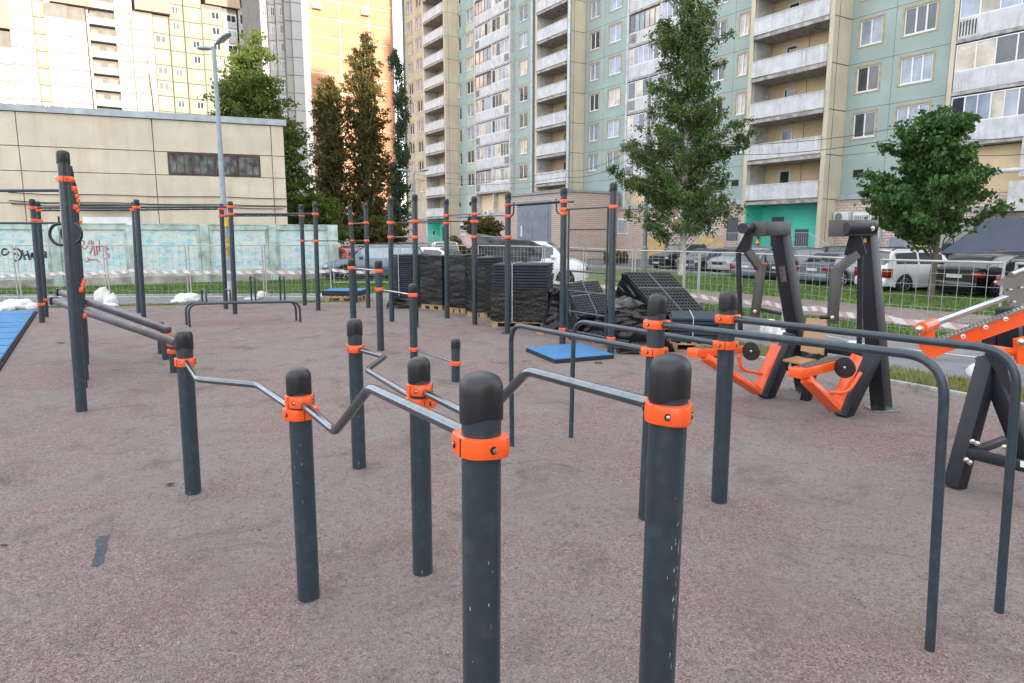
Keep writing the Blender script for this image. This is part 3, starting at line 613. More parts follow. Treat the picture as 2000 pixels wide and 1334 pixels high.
# --- open balcony stacks (projecting bays) ---
def balcony_stack(u0, u1, kk, doors, lit=ochre2):
    mb = MB()
    for a, b in ((u0-.32, u0), (u1, u1+.30)): mb.box((a, 0.0, 0), (b, WY+.2, 4.3+ST*(kk+1)))
    mb.box((u0, 0.0, 4.3+ST*(kk+1)), (u1, WY+.2, 4.3+ST*(kk+1)+.2))
    mb.build('bay_pier', ochre, ap)
    mb = MB()
    for k in range(0, kk+2): z = 4.30+ST*k; mb.box((u1+.303, .05, z-.02), (u1+.308, WY-.01, z+.02))
    mb.box((u1+.303, .5, 0), (u1+.308, .53, 4.3+ST*(kk+1)))
    mb.build('panel_joint', dark, ap)
    mb = MB(); mb.box((u0, WY+.1, 0), (u1, WY+.25, 4.3+ST*(kk+1))); mb.build('loggia_back_wall', lit, ap)
    mb = MB(); mb.box((u0+.003, .2, 4.4), (u0+.05, WY+.1, 4.3+ST*(kk+1))); mb.build('loggia_side_wall', loggia_g, ap)
    for k in range(0, kk+1):
        z0 = 4.32+ST*k
        mb = MB(); rough = rough_box((u0+.052, -.16, z0-.22), (u1-.002, WY+.098, z0-.02), 26, 4, 2, .012, seed=k+int(u0), hf=.012); mb.add(*rough); mb.build('balcony_slab', slab_c, ap)
        mb = MB(); mb.box((u0+.004, -.105, z0+.09), (u1-.004, -.03, z0+1.06)); mb.box((u0-.03, -.13, z0+1.061), (u1+.03, -.01, z0+1.12)); mb.build('parapet', white_c, ap)
        if not inview(u0, 0, z0): continue
        for (f0, wdt) in doors:
            a = u0+(u1-u0)*f0
            mb = MB(); mb.box((a, WY+.03, z0), (a+.07, WY+.098, z0+2.1)); mb.box((a+wdt-.07, WY+.03, z0), (a+wdt, WY+.098, z0+2.1)); mb.box((a+.07, WY+.03, z0+2.03), (a+wdt-.07, WY+.098, z0+2.1)); mb.box((a+.07, WY+.04, z0), (a+wdt-.07, WY+.09, z0+.9))
            o = mb.build('balcony_door', frame_b if (k*3+int(u0)) % 3 else frame_w, ap)
            mb = MB(); mb.quad((a+.07, WY+.07, z0+.9), (a+wdt-.07, WY+.07, z0+.9), (a+wdt-.07, WY+.07, z0+2.03), (a+.07, WY+.07, z0+2.03)); mb.build('pane', random.choice((gl_blue, gl_dark)), o)
        mb = MB(); mb.box(((u0+u1)/2+.1, WY+.09, z0), ((u0+u1)/2+.13, WY+.099, z0+2.4)); mb.build('panel_joint', dark, ap)
balcony_stack(0.0, 5.55, 13, ((.36, .8),)); balcony_stack(25.85, 30.85, 10, ((.42, .8),)); balcony_stack(51.75, 57.3, 6, ((.22, .85), (.82, .85)))
# --- glazed balcony pairs ---
def glazed(u0, u1, kk, k0=1):
    half = (u0+u1)/2; y = WY-.35
    for k in range(k0, kk+1):
        z0 = 4.32+ST*k
        if not (inview(u0, y, z0) or inview(u1, y, z0) or inview(u1, y, z0+2)): continue
        mb = MB(); mb.add(*rough_box((u0, y-.12, z0-.2), (u1, WY+.3, z0-.02), 30, 3, 2, .008, seed=k*3+int(u0), hf=.01)); mb.build('balcony_slab', slab_c, ap)
        mb = MB(); mb.box((u0, WY+.32, z0-.02), (u1, WY+.35, z0+2.5)); mb.build('loggia_back_wall', ochre2, ap)
        for s, (a, b) in enumerate(((u0+.05, half-.09), (half+.09, u1-.05))):
            mb = MB(); mb.box((a, y-.09, z0+.0), (b, y-.03, z0+1.02)); mb.build('parapet', white_c, ap)
            side = (a, a+.95) if s == 0 else (b-.95, b)
            mb = MB(); mb.box((side[0], y-.10, z0+.12), (side[1], y-.091, z0+.9)); pn = mb.build('slatted_infill', loggia_g if (k+s) % 2 else white_c, ap)
            mb = MB()
            for i in range(6): x = side[0]+.08+i*.15; mb.box((x, y-.118, z0+.14), (x+.05, y-.101, z0+.88))
            mb.build('slat', dark if (k+s) % 2 else white_c, pn)
            r = random.random(); fm = frame_w if r < .72 else frame_b; nm = random.choice((4, 5, 6)); op = r > .93
            mb = MB(); zt = z0+2.42; zb = z0+1.021
            mb.box((a, y-.085, zb), (b, y-.025, zb+.06)); mb.box((a, y-.085, zt-.06), (b, y-.025, zt))
            for i in range(nm+1): x = a+(b-a-.05)*i/nm; mb.box((x, y-.083, zb+.06), (x+.05+.02*(i%2), y-.027, zt-.06))
            fo = mb.build('glazing_frame', fm, ap); g = (b-a-.05)/nm
            for i in range(nm):
                if op and i == 0: continue
                mb = MB(); x = a+g*i+.05; mb.quad((x, y-.055, zb+.06), (x+g-.05, y-.055, zb+.06), (x+g-.05, y-.055, zt-.06), (x, y-.055, zt-.06)); mb.build('pane', random.choices(GLS, (3, 4, 4 if u0 < 25 else 2))[0], fo)
        mb = MB(); mb.box((half-.085, y-.1, z0-.02), (half+.085, WY+.3, z0+2.5)); mb.build('divider', white_c, ap)
    mb = MB(); zt = 4.3+ST*(kk+1); mb.box((u0-.25, y-.1, 4.3+ST*(k0-1)), (u0-.01, WY+.3, zt)); mb.box((u1+.01, y-.1, 4.3+ST*(k0-1)), (u1+.25, WY+.3, zt)); mb.build('bay_pier', ochre if u0 > 60 else loggia_g, ap)
    mb = MB(); mb.box((u0, WY+.28, 4.3), (u1, WY+.5, 4.3+ST*k0-.25)); mb.build('recess_wall', ochre2, ap)
g1 = (fu(935), fu(1001)); glazed(*g1, 12, 1); g2 = (fu(1228)+.3, fu(1228)+7.8); glazed(*g2, 9, 1); g3 = (fu(1853)+.3, fu(1853)+8.3); glazed(*g3, 6, 1)
mb = MB(); mb.box(((g1[0]+g1[1])/2-.1, WY-.3, 4.4), ((g1[0]+g1[1])/2+.1, WY+.28, 6.8)); mb.build('divider', loggia_g, ap)
# roof edge and upper wall
mb = MB(); mb.box((-11.7, 1.75, 42.1), (72.1, 14.6, 43.0)); mb.build('roof_parapet', white_c, ap)
# downpipes
for px in (1038.5, 1112): 
    u = fu(px, 150, 1.5 if px < 1100 else -.1); yy = 1.55 if px < 1100 else -.16; mb = MB(); mb.tube([(u, yy, 6.2), (u, yy, 40)], .17, 10)
    o = mb.build('downpipe', zinc, ap); mb = MB()
    for k in range(14): mb.lathe([(.185, 6.6+2.7*k), (.185, 6.72+2.7*k)], 10, Matrix.Translation((u, yy, 0)))
    mb.build('pipe_bracket', zinc, o)
# --- ground floor ---
gy0 = WY-.32
def gwall(u0, u1, z0, z1, m, y=gy0, name='brick_wall', d=.35): mb = MB(); mb.box((u0, y, z0), (u1, y+d, z1)); return mb.build(name, m, ap)
gwall(-11.6, -.33, 0, 4.25, pinkp); gwall(5.86, fu(1001), 0, 4.2, pinkp); gwall(fu(1001), 25.5, 0, 4.2, brick); gwall(31.16, 51.42, 0, 4.25, brick); gwall(57.62, 72, 0, 4.25, brick)
for a, b in ((-11.6, -.33), (5.86, 25.5), (31.16, 51.42), (57.62, 64.0)):
    mb = MB(); mb.poly([(a, gy0-.12, 4.26), (a, WY-.005, 4.62), (a, WY-.005, 4.26)], (b-a, 0, 0)); mb.build('roof_ledge', flash, ap)
def gpatch(px0, px1, py0, py1, m, name, out=.015, par=None):
    yo = gy0-.02; a, z1 = FL(px0, py0, yo); b, _ = FL(px1, py0, yo); _, z0 = FL(px0, py1, yo); mb = MB(); mb.box((a, gy0-out, max(0, z0)), (b, gy0-.002, z1)); return mb.build(name, m, par or ap), (a, b, z0, z1)
gpatch(1256, 1298, 465, 500, yelp, 'painted_patch'); gpatch(1364, 1415, 461, 500, yelp, 'painted_patch'); gpatch(1344, 1362, 459, 500, pinkp, 'painted_patch'); gpatch(1792, 1810, 474, 488, yelp, 'painted_patch', .013); gpatch(1833, 1902, 438, 520, greyp, 'painted_patch', .012)
def barred(px0, px1, py0, py1, boarded=False):
    yo = gy0; a, z1 = FL(px0, py0, yo); b, _ = FL(px1, py0, yo); _, z0 = FL(px0, py1, yo)
    mb = MB(); mb.box((a-.08, gy0-.05, z0-.12), (b+.08, gy0-.01, z0)); mb.box((a-.05, gy0-.03, z1), (b+.05, gy0-.008, z1+.18)); mb.box((a-.05, gy0-.03, z0), (a, gy0-.008, z1)); mb.box((b, gy0-.03, z0), (b+.05, gy0-.008, z1)); o = mb.build('ground_floor_window', frame_w, ap)
    mb = MB(); mb.box((a, gy0-.012, z0), (b, gy0-.004, z1)); mb.build('pane', mat('board_orange_brown', (.35, .16, .06), .8) if boarded else gl_blue, o)
    if not boarded:
        mb = MB(); nb_ = 9
        for i in range(nb_): x = a+(b-a)*(i+.5)/nb_; mb.box((x-.014, gy0-.09, z0), (x+.014, gy0-.062, z1))
        mb.build('security_bars', frame_w, o)
barred(1208, 1226, 430, 455); barred(1264, 1282, 430, 453); barred(1315, 1328, 428, 452, True); barred(1369, 1390, 438, 452); barred(900, 908, 440, 458)
barred(1668, 1700, 421, 434)
a, b = gpatch(1420, 1442, 425, 470, greyd, 'service_door')
# shutter
o, (a, b, z0, z1) = gpatch(1737, 1788, 464, 545, mat('roller_shutter_steel', (.33, .36, .39), .5, .3, .08, 2), 'roller_shutter', .03)
mb = MB(); z = .05
while z < z1: mb.box((a+.03, gy0-.045, z), (b-.03, gy0-.031, z+.05)); z += .085
mb.build('shutter_slat', mat('roller_shutter_steel', (.33,.36,.39)), o)
# brown double door, canopy slab
red = mat('oxblood_steel_door', (.15, .045, .04), .5, 0, .15, 1.5, grime=.3, gs=2, gcol=(.2, .13, .12))
o, (a, b, z0, z1) = gpatch(1904, 1962, 434, 545, mat('door_casing_dark', (.07, .03, .028), .6), 'double_door', .03)
for x0, x1 in ((a+.08, a+(b-a)*.42), (a+(b-a)*.42+.03, b-.1)): mb = MB(); mb.box((x0, gy0-.06, .05), (x1, gy0-.031, z1-.1)); mb.build('door_leaf', red, o)
mb = MB(); ux = fu(1938, 450, gy0); mb.box((ux-.35, gy0-.066, 1.55), (ux+.05, gy0-.061, 1.66)); mb.build('paper_notice', frame_w, o)
a, z1 = FL(1915, 405, gy0); b, _ = FL(1975, 405, gy0); mb = MB(); mb.box((a, gy0-1.0, z1-.25), (b, gy0-.003, z1)); mb.build('door_canopy_slab', slab_c, ap)
# upper recessed bay right end: big concrete bracket and lintel
a, z1 = FL(1975, 350, gy0-.4); mb = MB(); mb.box((a, gy0-.6, z1-1.6), (a+1.6, gy0-.003, z1-.1)); mb.box((a+.3, gy0-.4, z1+.1), (a+.9, gy0-.003, z1+2.2)); mb.build('concrete_bracket', loggia_g, ap)
a, z1 = FL(1895, 338, gy0-.2); mb = MB(); mb.tube([(a, gy0-.3, z1-.02), (a+6, gy0-.3, z1+.0)], .13, 10); mb.build('service_pipe', loggia_g, ap)
# air conditioners
acm = mat('aircon_white', (.62, .63, .62), .5, 0, .06, 3)
def aircon(px, py, yo, par, s=1.0):
    u, z = FL(px, py, yo); mb = MB(); mb.bevbox((u-.45*s, yo-.36, z-.3*s), (u+.45*s, yo-.03, z+.3*s), .02); o = mb.build('air_conditioner', acm, par)
    mb = MB(); mb.lathe([(.23*s, 0), (.23*s, .012), (.03, .013)], 18, Matrix.Translation((u-.12*s, yo-.36, z)) @ Matrix.Rotation(math.pi/2, 4, 'X')); mb.build('fan_grille', mat('aircon_grille', (.2, .2, .2), .6), o)
    mb = MB(); 
    for x in (u-.3*s, u+.3*s): mb.box((x-.02, yo-.34, z-.36*s), (x+.02, yo+.05, z-.31*s))
    mb.build('wall_bracket', zinc, o)
aircon(1648, 424, gy0, ap, 1.1); aircon(955, 416, gy0, ap); aircon(1710, 461, gy0, ap, .9)
# --- mint entrances ---
def entrance(u0, u1, zf, pxd, lab):
    # lining of the ground floor recess
    mb = MB(); mb.box((u0+.004, WY+.02, 0), (u1-.004, WY+.095, 4.08)); mb.build('entrance_back_wall', mint, ap)
    mb = MB(); mb.box((u0+.003, .06, 0), (u0+.05, WY+.018, 4.08)); mb.build('entrance_side_wall', mint, ap)
    for f, w_ in ((.16, .95), (.86, .75)):
        a = u0+(u1-u0)*f; mb = MB(); mb.box((a, WY-.03, zf), (a+w_, WY+.018, zf+2.05)); mb.build('entrance_door', greyd, ap)
    mb = MB(); mb.box((u0+(u1-u0)*.5, WY-.02, zf+.1), (u0+(u1-u0)*.68, WY+.018, zf+1.2)); mb.build('entrance_hatch', greyd, ap)
    mb = MB(); mb.box((u0+.055, .7, zf+1.0), (u0+.075, 1.15, zf+1.65)); o = mb.build('notice_board', frame_w, ap); mb = MB(); mb.box((u0+.0765, .76, zf+1.06), (u0+.078, 1.09, zf+1.59)); mb.build('notice', frame_b, o)
    st = thing('entrance_stairs', lab, 'stairs', APM @ Vector((u0, 0, 0)), TH)
    conc = slab_c; W0, W1 = -.2, u1-u0+.6
    mb = MB(); mb.box((W0, -1.6, zf-.18), (W1, 1.8-.02, zf)); mb.build('landing', mat('grey_landing', (.2,.21,.22), .85, 0, .1, 3), st)
    for sgn, xs in ((1, W1), (-1, W0)):
        for i in range(7):
            z = zf-.17*(i+1); x = xs+sgn*.3*i; mb = MB(); a, b = sorted((x, x+sgn*.3)); mb.box((a, -1.55, z-.05), (b, -.35, z)); mb.build('step', mat('grey_landing', (.2,.21,.22)), st)
        mb = MB()
        for yy in (-1.55, -.4):
            mb.beam((xs, yy, zf-.1), (xs+sgn*2.3, yy, .08), .05, .2)
        mb.build('stringer', beam_m, st)
        mb = MB(); y = -1.55
        mb.tube([(xs, y, zf+.95), (xs+sgn*2.3, y, .95)], .022, 6)
        for i in range(16): x = xs+sgn*2.3*i/15; zb = zf-(zf-.0)*i/15; mb.tube([(x, y, zb), (x, y, zb+.95)], .011, 5)
        mb.build('stair_railing', zinc, st)
    mb = MB(); mb.tube([(W0, -1.55, zf+.95), (W1, -1.55, zf+.95)], .022, 6); mb.tube([(W0, -1.55, zf+.1), (W1, -1.55, zf+.1)], .018, 6)
    k = int((W1-W0)/.16)
    for i in range(k+1): x = W0+(W1-W0)*i/k; mb.tube([(x, -1.55, zf), (x, -1.55, zf+.95)], .011, 5)
    mb.build('landing_railing', zinc, st)
    return st
entrance(51.75, 57.3, 1.25, None, 'grey steel stairs and railing at the mint entrance nearest on the right'); entrance(0, 5.55, 1.0, None, 'far grey steel stairs and railing at the mint entrance left of centre')
# --- brick substation / garage ---
c0 = None
uA = fu(1207, 430, gy0); best = None
for i in range(5, 140):     # how far the corner comes forward so that it is seen at column 1109
    yy = gy0-i*.1; x, _ = proj(APM @ Vector((uA, yy, 3)))
    if best is None or abs(x-1109) < best[0]: best = (abs(x-1109), yy)
yC = best[1]; uB = FL(992, 430, yC)[0]; zC = FL(1109, 368, yC)[1]
ga = thing('brick_garage', 'flat roofed pink brick outbuilding with a grey steel double door, joined to the block', 'building', APM @ Vector((uB, yC, 0)), TH)
W_ = uA-uB; Dp = gy0-yC-.01
mb = MB(); mb.box((0, 0, 0), (W_, Dp, zC-.28)); mb.build('wall', brick, ga)
mb = MB(); mb.box((-.12, -.12, zC-.279), (W_+.12, Dp, zC-.1)); mb.build('roof', mat('roof_felt', (.30, .31, .33), .8, 0, .1, 2), ga)
mb = MB(); mb.box((W_*.5, -.14, zC-.098), (W_+.14, .4, zC-.02)); mb.build('roof_patch', slab_c, ga)
x0 = FL(1013, 430, yC)[0]-uB; x1 = FL(1072, 430, yC)[0]-uB; zt = FL(1040, 398, yC)[1]
mb = MB(); mb.box((x0-.15, -.05, 0), (x1+.35, -.003, zt+.2)); fr = mb.build('gate_frame', doorm, ga)
for i in range(2): mb = MB(); a = x0+(x1-x0)*i/2; mb.box((a+.02, -.10, .1), (a+(x1-x0)/2-.02, -.052, zt)); q = mb.build('gate_leaf', doorm, ga)
mb = MB(); mb.box((x0+.5, -.112, 1.9), (x0+.75, -.101, 2.9)); mb.build('notice', frame_w, ga)
# man at the entrance is built with the people
# ---------------- painted concrete fence ----------------
def paintmat():
    m = bpy.data.materials.new('patchy_blue_fence_paint'); m.use_nodes = True; n = m.node_tree; b = n.nodes['Principled BSDF']; N = n.nodes.new; L = n.links.new
    tc = N('ShaderNodeTexCoord'); mp = N('ShaderNodeMapping'); mp.inputs['Scale'].default_value = (1, 1, 1.9); L(tc.outputs['Object'], mp.inputs[0]); out = None
    cols = [((.45,.64,.64), 1.1, .40, .6, 0), ((.24,.48,.60), 2.0, .5, .62, 3), ((.62,.66,.55), 1.6, .5, .66, 7), ((.60,.50,.42), 1.3, .56, .70, 12), ((.18,.38,.55), 5.0, .56, .66, 5), ((.70,.72,.70), 4.0, .55, .7, 9), ((.22,.24,.24), 7.0, .64, .74, 2)]
    prev = None
    for c, s, a, e, off in cols:
        q = N('ShaderNodeTexNoise'); q.inputs['Scale'].default_value = s; q.inputs['Detail'].default_value = 7; q.inputs['Roughness'].default_value = .7; m2 = N('ShaderNodeMapping'); m2.inputs['Location'].default_value = (off, off, 0); L(mp.outputs[0], m2.inputs[0]); L(m2.outputs[0], q.inputs['Vector'])
        r = N('ShaderNodeMapRange'); r.inputs[1].default_value = a; r.inputs[2].default_value = e; L(q.outputs['Fac'], r.inputs[0])
        mx = N('ShaderNodeMix'); mx.data_type = 'RGBA'; L(r.outputs[0], mx.inputs[0]); mx.inputs[7].default_value = (*c, 1)
        if prev is None: mx.inputs[6].default_value = (.55, .60, .58, 1)
        else: L(prev, mx.inputs[6])
        prev = mx.outputs[2]
    L(prev, b.inputs['Base Color']); b.inputs['Roughness'].default_value = .9
    nb = N('ShaderNodeTexNoise'); nb.inputs['Scale'].default_value = 14; nb.inputs['Detail'].default_value = 6; L(tc.outputs['Object'], nb.inputs['Vector']); bp = N('ShaderNodeBump'); bp.inputs['Strength'].default_value = .5; bp.inputs['Distance'].default_value = .02; L(nb.outputs['Fac'], bp.inputs['Height']); L(bp.outputs[0], b.inputs['Normal']); return m
fpaint = paintmat(); fgreen = mat('fence_frame_paint', (.42, .52, .48), .9, 0, .15, 2, bump=.4, bs=20, grime=.7, gs=2, gcol=(.20, .21, .18)); fbase = mat('bare_concrete_base', (.33, .32, .28), .95, 0, .2, 2, bump=.5, bs=18, grime=.6, gs=2, gcol=(.12, .12, .09))
FA, FB = G(0, 567), G(660, 546); FANG = math.atan2(E_.y, E_.x)
cf = thing('concrete_fence', 'tall blue painted concrete panel fence with graffiti below the cream tiled building', 'fence', FA, FANG)
CFI = WM(cf).inverted()
def fx(px, py=500): return (CFI @ PX(px, py, FA, FB)).x
ft = (CFI @ PX(300, 438, FA, FB)).z
xs = [fx(-330), fx(-60), fx(110), fx(262), fx(402), fx(534), fx(651)]
for i, x in enumerate(xs):
    mb = MB(); w = .17 if i < len(xs)-1 else .24
    mb.bevbox((x-w, -.07, 0), (x+w, .26 if i < len(xs)-1 else 1.6, ft-.02+(.04 if i == len(xs)-1 else 0)), .02); mb.build('fence_post', fgreen, cf)
    if i == 0: continue
    a, b = xs[i-1]+.18, x-w-.01
    mb = MB(); mb.box((a, .04, .45), (b, .12, ft-.1)); mb.build('fence_panel', fpaint, cf)
    mb = MB(); mb.box((a, -.02, ft-.22), (b, .18, ft-.02)); mb.box((a, -.04, ft-.018), (b, .2, ft+.03)); mb.build('top_rail', fgreen, cf)
    mb = MB(); mb.box((a, -.015, .37), (b, .16, .6)); mb.box((a, .0, .6), (a+.12, .15, ft-.222)); mb.box((b-.12, .0, .6), (b, .15, ft-.222)); mb.build('panel_frame', fgreen, cf)
    mb = MB(); mb.add(*rough_box((a-.1, -.06, -.02), (b+.1, .3, .368), 16, 2, 3, .02, seed=i, hf=.015)); mb.build('base_beam', fbase, cf)
spray_k = mat('black_spray_paint', (.02, .022, .025), .6); spray_r = mat('red_spray_paint', (.45, .09, .11), .7)
def spray(strokes, m, label_name, w=.035):
    mb = MB()
    for st in strokes:
        P = [CFI @ PX(x, y, FA, FB) for x, y in st]; P = smooth_poly(P, .3, 5)
        L_ = []; R_ = []
        for i, p in enumerate(P):
            t = (P[min(i+1, len(P)-1)]-P[max(i-1, 0)]); t = Vector((t.x, 0, t.z)).normalized(); q = Vector((-t.z, 0, t.x))*w*(.7+.5*math.sin(i*1.3)**2)
            L_.append((p.x+q.x, .034, p.z+q.z)); R_.append((p.x-q.x, .034, p.z-q.z))
        k = len(P); mb.add(L_+R_, [(i, i+k, i+1+k, i+1) for i in range(k-1)])
    mb.build('graffiti_tag', m, cf)
spray([[(14,488),(7,485),(3,493),(6,499),(14,497),(18,491)], [(26,487),(36,486),(43,495),(40,506),(31,511),(26,505)], [(27,497),(33,494),(36,500)], [(43,488),(49,508)], [(48,499),(56,497)], [(53,489),(58,508)], [(60,507),(63,491),(66,506)], [(58,500),(70,499)], [(72,488),(72,504)], [(80,489),(73,497),(83,505)],
       [(84,494),(90,491),(90,497),(85,501),(92,503)], [(92,497),(94,506),(95,499),(99,497)], [(96,505),(101,511),(105,511)]], spray_k, 'black')
spray([[(158,470),(166,471),(163,478),(157,480)], [(160,481),(166,488),(172,480),(175,470)], [(178,469),(181,486),(175,497)], [(182,470),(186,500)], [(188,480),(191,498)], [(194,468),(194,492)], [(187,483),(200,480),(213,486)], [(213,486),(203,492),(215,498),(211,505),(203,506)],
       [(167,512),(178,507),(190,508),(196,513)], [(170,503),(176,507)]], spray_r, 'red', .025)
# ---------------- cream tiled low building ----------------
def tilemat():
    m = mat('cream_ribbed_tile', (.56, .51, .40), .75, 0, .06, .8, grime=.4, gs=.45, gcol=(.36, .26, .16), streak=True)
    n = m.node_tree; b = n.nodes['Principled BSDF']; N = n.nodes.new; L = n.links.new; tc = N('ShaderNodeTexCoord')
    wv = N('ShaderNodeTexWave'); wv.bands_direction = 'Z'; wv.inputs['Scale'].default_value = 3.2; L(tc.outputs['Object'], wv.inputs['Vector'])
    bp = N('ShaderNodeBump'); bp.inputs['Strength'].default_value = .35; bp.inputs['Distance'].default_value = .01; L(wv.outputs['Fac'], bp.inputs['Height']); L(bp.outputs[0], b.inputs['Normal'])
    src = b.inputs['Base Color'].links[0].from_socket; mx = N('ShaderNodeMix'); mx.data_type = 'RGBA'; mx.blend_type = 'MULTIPLY'; mx.inputs[7].default_value = (.975, .97, .965, 1); L(wv.outputs['Fac'], mx.inputs[0]); L(src, mx.inputs[6]); L(mx.outputs[2], b.inputs['Base Color']); return m
tile = tilemat(); jm = mat('tile_joint_dark', (.30, .27, .22), .9, 0, .2, 3)
YR = 38.2; pr = PY(553, 239, YR); zt = pr.z; dY = Vector((.926, .378, 0)); YO = Vector((pr.x, pr.y, 0))-dY*13.2
yb = thing('tiled_building', 'low cream tiled building with a flat zinc roof edge and a long strip window', 'building', YO, math.atan2(dY.y, dY.x)); YI = WM(yb).inverted()
def yx(px, py=300): return (YI @ PX(px, py, YO, YO+dY)).x
def yz(px, py): return (YI @ PX(px, py, YO, YO+dY)).z
cx = [0, yx(38), yx(301), yx(531), 13.2]; rz_ = [0, yz(540,404), yz(540,348), yz(540,305), zt-.2]
wx0, wx1, wz0, wz1 = yx(329, 320), yx(508, 320), yz(420, 342), yz(420, 301)
mb = MB(); mb.box((0.05, .12, 0), (13.15, 9, zt-.25)); mb.build('core', jm, yb)
for i in range(4):
    for j in range(4):
        a, b, c, d = cx[i]+.02, cx[i+1]-.02, rz_[j]+.02, rz_[j+1]-.02; mb = MB()
        if i == 2 and j == 2: mb.box((a, 0, c), (wx0-.02, .14, d)); mb.box((wx1+.02, 0, c), (b, .14, d))
        else: mb.box((a, random.uniform(0, .012), c), (b, .14, d))
        mb.build('tile_panel', tile, yb)
mb = MB(); mb.box((-.15, -.1, zt-.19), (13.35, 9.1, zt+.12)); mb.build('roof_edge', flash, yb)
mb = MB(); mb.box((wx0, .1, wz0), (wx1, .13, wz1)); mb.build('window_recess', dark, yb)
n_ = 4; sgw = (wx1-wx0)/n_
brf = mat('rusty_brown_frame', (.09, .05, .04), .7, 0, .2, 3); dg = glass_mat('dusty_strip_glass', (.12, .14, .13), .12, .5, 2.5)
for i in range(n_):
    a = wx0+sgw*i; mb = MB(); t = .07
    mb.box((a, .0, wz0), (a+sgw-.02, .09, wz0+t)); mb.box((a, 0, wz1-t), (a+sgw-.02, .09, wz1)); mb.box((a, 0, wz0+t), (a+t, .09, wz1-t)); mb.box((a+sgw-.02-t, 0, wz0+t), (a+sgw-.02, .09, wz1-t))
    for q in (.33, .66): mb.box((a+sgw*q-.02, .02, wz0+t), (a+sgw*q+.02, .07, wz1-t))
    o = mb.build('window', brf, yb); mb = MB(); mb.quad((a+t, .05, wz0+t), (a+sgw-.02-t, .05, wz0+t), (a+sgw-.02-t, .05, wz1-t), (a+t, .05, wz1-t)); mb.build('pane', dg, o)
for yy, xa, xb in ((383, 8, 555), (398, 8, 553), (404, 12, 548)):
    mb = MB(); z = yz(300, yy); mb.tube([(yx(xa), -.06, z+.05)]+[(yx(xa)+(yx(xb)-yx(xa))*k/8, -.06, z-.03*math.sin(k*1.9)) for k in range(1, 9)], .02, 5); mb.build('wall_cable', cap_m, yb)
mb = MB(); mb.box((yx(150), -.5, yz(200,405)), (yx(256), -.003, yz(200,401))); mb.build('gate_canopy', dark, yb)
mb = MB(); mb.box((yx(150), -.08, 0), (yx(256), -.003, yz(200,424))); mb.build('steel_gate', frame_w, yb)
# rusty stains under the window are runs of rust on the tile
# roof tank + antenna
vx = yx(287, 215); mb = MB(); mb.lathe([(.75, 0), (.78, .25), (.7, .3), (.2, .42)], 20, Matrix.Translation((vx, 2.5, zt+.12))); mb.build('roof_vent', fbase, yb)
an = mat('rusty_antenna', (.35, .2, .12), .7); mb = MB(); mb.tube([(vx+.1, 2.5, zt+.5), (vx+.05, 2.5, zt+1.9), (vx-.02, 2.5, zt+3.2)], .05, 6, r2=.02)
for k in range(5): mb.tube([(vx-.18, 2.5, zt+2.1+k*.2), (vx+.14, 2.5, zt+2.12+k*.2)], .012, 4)
mb.build('antenna', an, yb)
# ---------------- far high-rise blocks ----------------
FD = Vector((.844, .536, 0)); FANG2 = math.atan2(FD.y, FD.x)
cream = mat('white_cream_panel', (.37, .36, .34), .85, 0, .05, .2); beige = mat('beige_panel', (.33, .30, .25), .85, 0, .05, .2); paleg_shade = mat('shade_grey_green_panel', (.25, .26, .22), .85, 0, .05, .2); salmon = mat('salmon_metal_roof', (.36, .23, .17), .6, 0, .06, .3); greyw = mat('pale_grey_panel', (.33, .335, .345), .85, 0, .05, .2)  # the grey-green panel is darkened to stand in for shade
terr = mat('terracotta_tile_panel', (.50, .25, .155), .8, 0, .06, .4); pinkr = mat('brown_roof_cheek', (.20, .13, .11), .8)
sash = mat('far_window_sash', (.66, .67, .68), .5, 0, .04, 1)
corem = mat('shadowed_panel_joint', (.19, .185, .18), .95, 0, .1, 1)
greyt = mat('mid_grey_panel', (.46, .45, .45), .85, 0, .05, .2)
